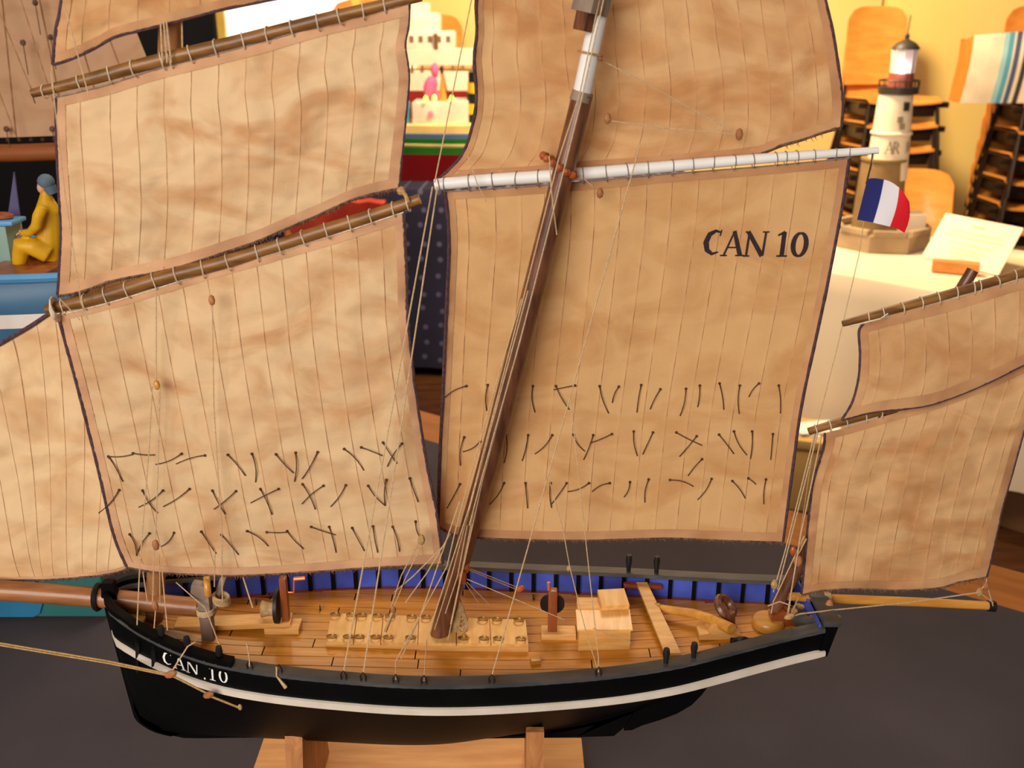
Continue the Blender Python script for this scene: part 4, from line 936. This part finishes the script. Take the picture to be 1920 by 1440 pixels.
# ------------------------------------------------------------------ chairs
M['ply'] = mat('orange_plywood', (222, 140, 58), (236, 158, 74), rough=.35, scale=(4, 4, 14), nscale=2, coat=.4, rnd=.04)
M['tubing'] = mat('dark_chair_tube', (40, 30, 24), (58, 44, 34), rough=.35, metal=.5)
def make_chair(label, group=None):
    ch = thing('stacking_chair', label, 'chair', (0, 0, 0), 0, group, local=True)
    rows = []
    for j in range(9):
        v = j/8; r = []
        for i in range(9):
            u = (i/8-.5)*2; w = .19*(1-.10*v)
            r.append(Vector((u*w, -.20+.40*v, .45+.012*u*u-.018*v+(.0 if j else -.02)-.012*(1-u*u)*math.sin(PI*v))))
        rows.append(r)
    mk('seat', sheet(rows, (0, 0, -.011)), 'ply', ch)
    mk('under_seat_shade', box((0, -.01, .395), (.345, .34, .07), bev=.01), 'tubing', ch)  # added dark block standing in for the shade between stacked seats
    rows = []
    for j in range(13):
        v = j/12; r = []
        w = .178*(1-.10*v)
        if v > .85: w *= math.sqrt(max(.25, 1-((v-.85)/.15)**2*.3))
        for i in range(9):
            u = (i/8-.5)*2; r.append(Vector((u*w, .205+.085*v+.03*(u*u)*-1+.02*math.sin(PI*v), .50+.40*v-.02*(u**4)*(v > .85))))
        rows.append(r)
    mk('backrest', sheet(rows, (0, .011, 0)), 'ply', ch)
    for s in (-1, 1):
        mk('leg', tube([(s*.18, -.17, .435), (s*.20, -.20, .20), (s*.215, -.22, .0)], .011, 8), 'tubing', ch)
        mk('leg', tube([(s*.18, .13, .435), (s*.20, .19, .20), (s*.215, .25, .0)], .011, 8), 'tubing', ch)
        mk('back_tube', tube([(s*.17, -.15, .428), (s*.18, .17, .425), (s*.16, .225, .52), (s*.14, .275, .72)], .010, 8), 'tubing', ch)
        mk('stacking_lug', box((s*.215, -.17, .42), (.05, .03, .03), bev=.006), 'tubing', ch)
    return ch
def place(o, loc, rz, ry=0):
    o.location = loc; o.rotation_euler = (0, ry, rz)
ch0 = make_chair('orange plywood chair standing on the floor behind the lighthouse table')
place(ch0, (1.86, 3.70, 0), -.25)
ORD = ['', 'second', 'third', 'fourth', 'fifth', 'sixth', 'seventh']
def stack(x, y, n, rz, dz, lean, where, group, first=0):
    for k in range(n):
        c_ = copy_tree(ch0)
        c_['label'] = ('topmost orange chair of the stack ' if k == n-1 else 'lowest orange chair of the stack ' if k == 0 else ORD[n-1-k]+' orange chair from the top of the stack ')+where
        c_['group'] = group
        place(c_, (x+lean*k, y, k*dz), rz)
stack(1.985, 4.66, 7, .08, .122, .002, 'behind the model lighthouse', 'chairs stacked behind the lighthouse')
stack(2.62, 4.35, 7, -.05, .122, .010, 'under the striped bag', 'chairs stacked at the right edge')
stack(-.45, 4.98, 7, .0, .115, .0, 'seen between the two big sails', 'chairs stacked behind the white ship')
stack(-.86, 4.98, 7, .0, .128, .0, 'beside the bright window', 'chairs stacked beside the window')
# striped bag standing on the top chair at the right
M['str_w'] = mat('stripe_white', (226, 206, 182), rough=.85); M['str_lb'] = mat('stripe_pale_blue', (150, 190, 196), rough=.85); M['str_b'] = mat('stripe_blue', (84, 150, 176), rough=.85)
M['str_n'] = mat('stripe_slate', (74, 86, 120), rough=.85); M['str_k'] = mat('stripe_dark', (62, 54, 58), rough=.85); M['str_o'] = mat('bag_side_orange', (236, 112, 40), rough=.7)
YC = 4.17
ca, cb = PY(1828, 66, YC), PY(1822, 178, YC)
zb0 = 1.187
bag = thing('striped_bag', 'white bag with blue and dark stripes and orange side on the right chair stack', 'bag', (ca.x+.25, YC+.08, zb0))
seq = [('str_w', 29), ('str_lb', 5), ('str_b', 5), ('str_w', 2), ('str_n', 5), ('str_w', 4), ('str_k', 5), ('str_w', 34), ('str_b', 5), ('str_w', 20)]
tot = sum(w_ for _, w_ in seq); Wd = .56; x_ = 0
ht = ca.z-zb0
for m_, w_ in seq:
    P = []
    for j in range(7):
        v = j/6; bulge = -.018*math.sin(PI*v)
        P.append([Vector((ca.x+Wd*f-.022*v, YC+bulge, zb0+(ht+.045*f)*(1-v))) for f in (x_/tot, (x_+w_)/tot)])
    mk('stripe', sheet(P, (0, .004, 0)), m_, bag); x_ += w_
mk('side_panel', hexa([(ca.x-.022, YC+.002, zb0), (ca.x-.010, YC+.002, zb0), (ca.x-.004, YC+.15, zb0), (ca.x-.02, YC+.15, zb0)], [(ca.x, YC+.002, zb0+ht), (ca.x+.012, YC+.002, zb0+ht), (ca.x+.014, YC+.14, zb0+ht-.03), (ca.x+.004, YC+.14, zb0+ht-.03)]), 'str_o', bag, smooth=False)
mk('back_panel', box((ca.x+Wd/2, YC+.148, zb0+ht/2-.01), (Wd, .006, ht-.02)), 'str_o', bag, smooth=False)
mk('bag_bottom', box((ca.x+Wd/2, YC+.076, zb0+.004), (Wd-.01, .14, .006)), 'str_o', bag, smooth=False)

# ================================================================== NAVY TABLE: TWO SHIP MODELS
def boat_hull(cx, cy, z0, z1, L, B, rz=0, bowlift=.03, n=24, tumble=.75):
    lv = [0, .25, .5, .75, 1.0]; V, F = [], []
    for j, h in enumerate(lv):
        for i in range(2*n):
            s = 1 if i < n else -1; t_ = (i if i < n else 2*n-1-i)/(n-1)
            x = -L/2+L*t_; wv = (math.sin(PI*min(1, t_*1.25)*.5+0)**.6 if t_ < .8 else 1)*(1-.12*max(0, (t_-.8)/.2))
            wv = max(.03, wv)*(tumble+(1-tumble)*h); z = z0+(z1-z0)*h+bowlift*h*((t_-.6)**2)*2
            V.append(Vector((x+.03*(1-h)*(1-t_), s*B/2*wv, z)))
    m_ = 2*n
    for j in range(len(lv)-1):
        for i in range(m_): F.append((j*m_+i, j*m_+(i+1) % m_, (j+1)*m_+(i+1) % m_, (j+1)*m_+i))
    F.append(tuple(range(m_-1, -1, -1))); F.append(tuple((len(lv)-1)*m_+i for i in range(m_)))
    mt_ = Matrix.Translation((cx, cy, 0)) @ Matrix.Rotation(rz, 4, 'Z')
    return [mt_ @ v for v in V], F
def slab_like(cx, cy, z0, z1, L, B, rz=0): return boat_hull(cx, cy, z0, z1, L, B, rz, n=16, tumble=.98)
M['tr_red'] = mat('trawler_red', (140, 12, 18), rough=.5); M['tr_green'] = mat('trawler_green', (20, 96, 22), rough=.5); M['tr_blue'] = mat('trawler_slate_blue', (82, 104, 140), rough=.5)
M['tr_tan'] = mat('trawler_tan', (226, 190, 120), rough=.6); M['off_white'] = mat('off_white_paint', (222, 204, 186), rough=.6); M['pink'] = mat('pink_plastic', (240, 90, 150), (246, 120, 170), rough=.6, scale=(20, 20, 20))
M['tr_teal'] = mat('teal_plastic', (70, 150, 176), rough=.5); M['yel'] = mat('stripe_yellow', (220, 180, 30), rough=.5); M['orange'] = mat('orange_plastic', (240, 130, 50), rough=.5)
M['led_g'] = mat('green_light', (120, 230, 60), emit=(.45, 1, .1), estr=3); M['led_r'] = mat('red_light', (240, 60, 60), emit=(1, .12, .1), estr=2)
M['win'] = mat('ship_window_dark', (110, 84, 60), rough=.3); M['maroon'] = mat('maroon_hull', (132, 20, 20), (150, 30, 26), rough=.5)
sc = 4.65/1900
T0 = PZ(820, 343, ZN+.004); tx, ty = T0.x-.10, T0.y+.16
tz = ZN+.004
tr_ = thing('model_trawler', 'model trawler with red hull and green bands on the navy table', 'model boat', (tx, ty, tz))
zz = [0, .135, .030, .020, .030, .030]
zl = [tz]
for (m_, h_, g_) in (('tr_red', .125, 0), ('tr_green', .033, .002), ('tr_tan', .010, .006), ('tr_green', .026, .002), ('tr_blue', .022, .004), ('tr_tan', .036, -.004)):
    mk('hull_band', slab_like(tx, ty, zl[-1], zl[-1]+h_, 1.0+g_*2, .30+g_*2) if m_ != 'tr_red' else boat_hull(tx, ty, tz, tz+h_, 1.0, .30, 0, 0, 20, .7), m_, tr_, smooth=False); zl.append(zl[-1]+h_)
zdk = zl[-1]
dk = mk('bulwark_box', box((tx+.07, ty, zdk+.05), (.16, .22, .10), bev=.006), 'off_white', tr_); mk('bulwark_box', box((tx+.195, ty-.01, zdk+.052), (.10, .18, .11), bev=.006), 'off_white', tr_)
mk('fish_tank', box((tx-.05, ty-.06, zdk+.05), (.05, .08, .10), bev=.008), 'tr_teal', tr_)
for dx, dy in ((.055, -.02), (.17, .0), (.09, .02)): mk('green_lamp', ball((tx+dx, ty-.10+dy, zdk+.116), (.010, .010, .016), 8), 'led_g', tr_)
mk('red_lamp', ball((tx+.075, ty-.115, zdk+.052), .014, 8), 'led_r', tr_)
mk('net_drum', join(lathe([(.032, -.02), (.030, .02)], (tx+.09, ty-.01, zdk+.12), 12), ball((tx+.07, ty-.03, zdk+.165), (.032, .02, .05), 10, ry=.3), ball((tx+.092, ty-.03, zdk+.235), (.018, .016, .034), 10)), 'pink', tr_, label='bright pink bundle on deck')
mk('mast_cone', lathe([(.02, 0), (.004, .12)], (tx+.125, ty-.03, zdk+.10), 8), 'orange', tr_); mk('derrick', tube([(tx+.14, ty, zdk+.10), (tx+.118, ty, zdk+.25)], [.014, .007], 6), 'iron', tr_)
fnl = None
for k in range(5):
    mk('funnel_band', lathe([(.034, 0), (.034, .046)], (tx+.262+.004*k, ty-.06, zdk+.0+.046*k), 12), 'yel' if k % 2 else 'iron', tr_)
# white ship behind
wx, wy = tx+.05, ty+.50
wz = ZN+.004
wsp = thing('model_liner', 'white passenger ship model with maroon hull behind the trawler', 'model ship', (wx, wy, wz))
mk('hull', boat_hull(wx, wy, wz, wz+.37, 1.5, .26, 0, 0, 20, .8), 'maroon', wsp)
mk('upper_hull', slab_like(wx, wy, wz+.37, wz+.46, 1.5, .27), 'off_white', wsp, smooth=False)
dkk = mk('promenade_deck', slab_like(wx, wy, wz+.49, wz+.56, 1.3, .24), 'off_white', wsp, smooth=False)
for k in range(15): mk('pillar', box((wx-.35+.05*k, wy-.115, wz+.475), (.014, .012, .032)), 'win', dkk, smooth=False)
br = mk('bridge', join(box((wx-.02, wy, wz+.605), (.26, .20, .09), bev=.01), box((wx-.05, wy, wz+.69), (.18, .16, .09), bev=.02), box((wx-.07, wy, wz+.755), (.12, .12, .05), bev=.012)), 'off_white', wsp)
for k in range(5): mk('window', box((wx-.10+.045*k, wy-.1005, wz+.612), (.022, .004, .03)), 'win', br, smooth=False)
mk('stairway', box((wx+.02, wy-.105, wz+.59), (.02, .02, .10), rx=.3), 'win', wsp, smooth=False)

# red fabric on a chair in front of the navy table
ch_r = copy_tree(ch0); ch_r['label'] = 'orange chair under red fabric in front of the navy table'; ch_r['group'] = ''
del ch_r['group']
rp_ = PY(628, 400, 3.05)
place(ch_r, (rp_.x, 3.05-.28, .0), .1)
M['red_cloth'] = mat('red_fabric', (186, 52, 38), (212, 74, 54), rough=.85, scale=(9, 9, 9))
rows = []
for j in range(21):
    v = j/20; r = []
    for i in range(25):
        u = (i/24-.5)*2
        a = PI*min(1, max(0, (v-.45)/.1)); z = .915-.012*u*u-.02*abs(noise.noise((u*3, v*2, 4)))
        if v < .45: z -= (.45-v)*1.0; y = -.028
        elif v > .55: z -= (v-.55)*.8; y = .05
        else: y = -.028+.078*(v-.45)/.1; z += .008*math.sin(a)
        r.append(Vector((u*.20+.01*noise.noise((v*4, u*2, 1)), y+.016*noise.noise((u*4, v*3, 2)), z)))
    rows.append(r)
o = mk('red_jacket', sheet(rows, (0, .003, 0)), 'red_cloth', label='red fabric draped over a chair back behind the foresail', cat='fabric'); o.location = (rp_.x, 3.05-.005, 0)

# ================================================================== LEFT: BLUE BOAT WITH YELLOW FIGURE
M['b_blue'] = mat('boat_blue_paint', (58, 100, 134), (66, 112, 146), rough=.45, scale=(8, 8, 8)); M['b_rim'] = mat('boat_rim_blue', (84, 146, 196), rough=.45); M['b_white'] = mat('boat_white_band', (222, 214, 208), rough=.5)
M['b_teal'] = mat('cradle_teal', (44, 112, 112), (52, 122, 120), rough=.6, scale=(8, 8, 8)); M['b_cyan'] = mat('cradle_blue', (38, 112, 152), rough=.6); M['oil'] = mat('yellow_oilskin', (206, 150, 12), (224, 172, 26), rough=.45, scale=(40, 40, 40))
M['hat'] = mat('grey_blue_hat', (84, 100, 118), (100, 116, 132), rough=.7, scale=(40, 40, 40)); M['lilac'] = mat('lilac_grey_cloth', (86, 80, 116), rough=.9); M['inner'] = mat('boat_inner_pale', (120, 146, 136), rough=.6); M['skin'] = mat('figure_skin_paint', (206, 150, 120), rough=.6)
BY = .50
zg = PY(40, 517, BY-.10).z
gx1 = PY(256, 520, BY-.10).x; gx0 = gx1-1.0; bx = (gx0+gx1)/2
bb = thing('blue_boat', 'large blue open boat model with white band beneath the yellow figure', 'model boat', (bx, BY, zg-.30))
def bhull(z0, z1, w0, w1, e=0.0, n=30, lev=6):
    V, F = [], []
    for j in range(lev+1):
        h = j/lev
        for i in range(n):
            a = 2*PI*i/n; ca_, sa_ = math.cos(a), math.sin(a)
            x = bx+.5*(abs(ca_)**.6)*(1 if ca_ > 0 else -1)*(w0+(w1-w0)*h+.0)*1.0*(1.0)+0
            y = BY+(abs(sa_)**.5)*(1 if sa_ > 0 else -1)*(.13+e)*(w0+(w1-w0)*h)
            V.append(Vector((x, y, z0+(z1-z0)*h)))
    for j in range(lev):
        for i in range(n): F.append((j*n+i, j*n+(i+1) % n, (j+1)*n+(i+1) % n, (j+1)*n+i))
    return V, F
bh = bhull(zg-.30, zg, .62, 1.0); bh = (bh[0], bh[1]+[tuple(range(29, -1, -1))])
hl = mk('hull', bh, 'b_blue', bb)
sol = hl.modifiers.new('thickness', 'SOLIDIFY'); sol.thickness = .008; sol.offset = -1
gu = []
mk('gunwale', tube([Vector((bx+.5*(abs(math.cos(2*PI*i/60))**.6)*(1 if math.cos(2*PI*i/60) > 0 else -1), BY+(abs(math.sin(2*PI*i/60))**.5)*(1 if math.sin(2*PI*i/60) > 0 else -1)*.13, zg+.001)) for i in range(60)], .006, 6, True), 'b_rim', bb)
wz0, wz1 = zg-.070, zg-.050
mk('white_band', bhull(wz0, wz1, .9117+.008, .936+.008, n=60, lev=1), 'b_white', bb, label='white painted band')
mk('inner_floor', slab_like(bx, BY, zg-.07, zg-.06, .86, .19), 'inner', bb, smooth=False)
mk('thwart', box((PY(70, 498, BY).x, BY, zg-.008), (.09, .20, .012), bev=.002), 'redwood', bb)
bxp = PY(8, 480, BY)
mk('locker', box((bxp.x, BY+.02, zg-.004), (.022, .05, .10), bev=.003), 'inner', bb); mk('locker_lid', box((bxp.x-.008, BY+.02, zg+.049), (.055, .045, .006), bev=.002), 'b_rim', bb)
mk('catch', ball((bxp.x-.004, BY+.02, zg+.056), (.018, .012, .006), 10), 'redwood', bb)
# cradle
kx0, kx1 = PZ(-120, 1160, ZT+.004).x, PZ(196, 1162, ZT+.004).x; ky = PZ(100, 1158, ZT+.004).y
cr = thing('boat_cradle', 'teal and blue painted cradle holding the blue boat', 'cradle', ((kx0+kx1)/2, ky+.1, ZT+.004))
mk('cradle_side', box(((kx0+kx1)/2, ky+.012, ZT+.004+.04), (kx1-kx0, .02, .08), bev=.003), 'b_teal', cr)
mk('cradle_side', box(((kx0+kx1)/2, ky+.20, ZT+.004+.04), (kx1-kx0, .02, .08), bev=.003), 'b_teal', cr)
ccx = PZ(-20, 1155, ZT+.03).x
mk('cradle_badge', prism([Vector((ccx+.062*math.cos(2*PI*i/24), ky+.0005, ZT+.006+.036+min(.036, max(-.036, .06*math.sin(2*PI*i/24))))) for i in range(24)], (0, -.002, 0)), 'b_cyan', cr, smooth=False)
for X in (kx0+.05, kx1-.06): mk('cradle_bearer', box((X, ky+.106, (ZT+.008+zg-.30)/2), (.024, .18, zg-.30-ZT-.008), bev=.002), 'b_teal', cr)
# seated person in oilskins
def F_(px, py, dy=0.0): return PY(px, py, BY+dy)
u1 = (F_(101, 400)-F_(100, 400)).length
body = join(tube([F_(92, 486), F_(93, 455), F_(92, 420), F_(90, 395), F_(86, 372), F_(84, 360)], [22*u1, 25*u1, 23*u1, 24*u1, 13*u1, 8*u1], 12),
   tube([F_(80, 388, -.022), F_(72, 405, -.030), F_(68, 424, -.030), F_(56, 436, -.026), F_(42, 436, -.020)], [10*u1, 11*u1, 10*u1, 8*u1, 6*u1], 10),
   tube([F_(86, 388, .024), F_(76, 410, .030), F_(60, 434, .026), F_(46, 438, .020)], [10*u1, 10*u1, 8*u1, 6*u1], 10),
   tube([F_(92, 478, -.014), F_(62, 462, -.020), F_(40, 460, -.020), F_(38, 482, -.020), F_(36, 500, -.020)], [17*u1, 18*u1, 18*u1, 15*u1, 12*u1], 10),
   tube([F_(92, 478, .014), F_(66, 464, .020), F_(46, 462, .020), F_(44, 482, .020), F_(42, 500, .020)], [17*u1, 17*u1, 16*u1, 14*u1, 12*u1], 10),
   ball(F_(84, 346), (13*u1, 12*u1, 17*u1), 14))
fig = thing('person', 'seated figure in yellow oilskins and grey-blue hat aboard the blue boat', 'figure', F_(70, 500))
bo = mk('body', body, 'oil', fig)
rm = bo.modifiers.new('remesh', 'REMESH'); rm.mode = 'VOXEL'; rm.voxel_size = .0022; rm.use_smooth_shade = True
sm = bo.modifiers.new('smooth', 'SMOOTH'); sm.iterations = 4
mk('hat', join(ball(F_(86, 341), (15.5*u1, 14.5*u1, 15*u1), 14), tube([F_(92, 350), F_(99, 364)], [13*u1, 9*u1], 10)), 'hat', fig)
mk('face', ball(F_(78, 352, -.002), (8*u1, 9*u1, 11*u1), 12), 'skin', fig)
for dy in (-.020, .020):
    hnd = [ball(F_(40, 437, dy), (6*u1, 4*u1, 4*u1), 8)]
    for k in range(4): hnd.append(tube([F_(37, 437, dy-.004+.0027*k), F_(33, 438+k % 2, dy-.004+.0027*k), F_(31, 441, dy-.004+.0027*k)], 1.6*u1, 5))
    hnd.append(tube([F_(40, 434, dy-.005), F_(36, 432, dy-.006)], 1.7*u1, 5))
    mk('hand', join(*hnd), 'skin', fig)
# lilac pointed pennant sail standing in the boat
pt_ = [(26, 322), (40, 430), (11, 430)]
pn = thing('lilac_sail', 'narrow pointed lilac-grey sail behind the yellow figure', 'sail', PY(26, 512, BY+.06))
mk('sailcloth', prism([PY(a, b, BY+.06) for a, b in pt_]+[], (0, .003, 0)), 'lilac', pn, smooth=False)
mk('sprit', tube([PY(26, 324, BY+.063), PY(26, 520, BY+.063)], .0018, 6), 'iron', pn)

# ================================================================== LEFT REAR: ANOTHER SAILING MODEL
RY = .98
rb = thing('tan_sail_model', 'dark sailing model with one big tan sail at the left edge', 'model ship', PY(60, 640, RY))
hx = PY(-60, 420, RY).x
zh1 = PY(40, 452, RY).z
rhull = mk('hull', boat_hull(hx, RY, zh1-.24, zh1, 1.0, .20, 0, .05, 24, .55), 'black', rb)
mk('keel_stand', box((hx, RY, (ZT+.004+zh1-.24)/2), (.30, .10, zh1-.24-ZT-.004)), 'black_felt', rb)
SA = [(-260, -160), (236, -60)]; SB = [(-320, 262), (60, 258), (296, 250)]
rows = []
for j in range(30):
    v = j/29; r = []
    for i in range(40):
        u = i/39; T_ = resample([(-260, -260), (200, -80)], u); B_ = resample([(-320, 262), (0, 258), (330, 245)], u)
        r.append(PY(T_[0]+(B_[0]-T_[0])*v, T_[1]+(B_[1]-T_[1])*v, RY+.03*math.sin(PI*u)*math.sin(PI*v)+.006*noise.noise((u*6, v*6, 3))))
    rows.append(r)
rsl = mk('sail', sheet(rows), M['sail_rear'], rb, label='large plain tan sail')
for k in range(1, 9):
    mk('sail_seam', tube([rows[j][int(k*39/9)]+Vector((0, -.002, 0)) for j in range(30)], .0009, 4), 'seam', rsl)
for px, py in ((43, 80), (95, 70), (66, 5), (98, 242), (12, 242)): mk('reef_point', join(ball(PY(px, py, RY-.012), .0055, 8), tube([PY(px, py, RY-.012), PY(px+5, py+30, RY-.010), PY(px+10, py+60, RY-.010)], .0009, 4)), 'fray', rsl)
for k in range(9): mk('eyelet', ball(PY(-30+22*k, 262, RY-.006), .004, 6), 'tar', rsl)
mk('boom', tube([PY(-330, 292, RY), PY(40, 287, RY), PY(330, 276, RY)], .016, 12), mat('rear_boom_wood', (150, 80, 36), (170, 96, 46), rough=.5, scale=(6, 40, 40)), rb)
mk('mast', tube([PY(-300, 470, RY+.02), PY(-290, -400, RY+.02)], .016, 12), 'mast', rb)
for a, b in (((-60, -120), (60, 170)), ((30, -30), (100, 190)), ((-10, 150), (30, 255))): mk('rope', tube([PY(*a, RY-.03), PY(*b, RY-.03)], .001, 4), 'seam', rb)

# goods under and behind the white table
M['carton'] = mat('brown_carton', (126, 88, 56), (142, 102, 66), rough=.85, scale=(6, 6, 6))
cp = PY(1945, 1000, 2.3)
bx_ = thing('carton', 'brown carton with a red line on the floor under the white table', 'box', (1.62, 2.32, 0))
mk('carton_body', box((1.62, 2.32, .12), (.5, .34, .24), rz=-PI/4, bev=.004), 'carton', bx_)
mk('tape', box((1.62, 2.32, .2405), (.5, .05, .001), rz=-PI/4), mat('carton_tape_red', (150, 50, 34), rough=.6), bx_)

sb = PY(1512, 900, 2.2)
stb = thing('storage_box', 'pale yellow box with white papers on top beside the white table', 'box', (sb.x, 2.3, 0))
M['box_y'] = mat('pale_yellow_board', (196, 156, 92), (208, 168, 104), rough=.8, scale=(6, 6, 6))
mk('box_body', box((sb.x, 2.3, .115), (.24, .20, .23), rz=-.3, bev=.004), 'box_y', stb)
mk('box_lid', box((sb.x, 2.3, .245), (.255, .215, .03), rz=-.3, bev=.004), 'box_y', stb)
for k in range(3): mk('paper', box((sb.x-.02+.03*k, 2.29, .2625+.004*k), (.15, .10, .003), rz=-.3+.25*k), 'spar_white', stb, smooth=False)

for px, py, u_ in ((1500, 1150, .016), (1530, 1170, .020)):
    c_ = PD(px, py, u_); mk('rope_coil', join(*[ring(c_+Vector((0, 0, .0018*k)), (.15, -.2, 1), .0080-.0006*k, .0014, 12, 5) for k in range(4)]), 'rope_tan', ship)
c_ = PD(1004, 1238, .003); mk('deck_chock', box(c_, (.010, .009, .005), rz=.2, bev=.0008), 'gold_wood', ship)
for px, py in ((480, 1128), (505, 1118), (600, 1140), (1000, 1120)):
    c_ = PD(px, py, .003); mk('deck_eyebolt', ring(c_, (1, .2, 0), .0030, .0007, 10, 4), 'iron', ship)
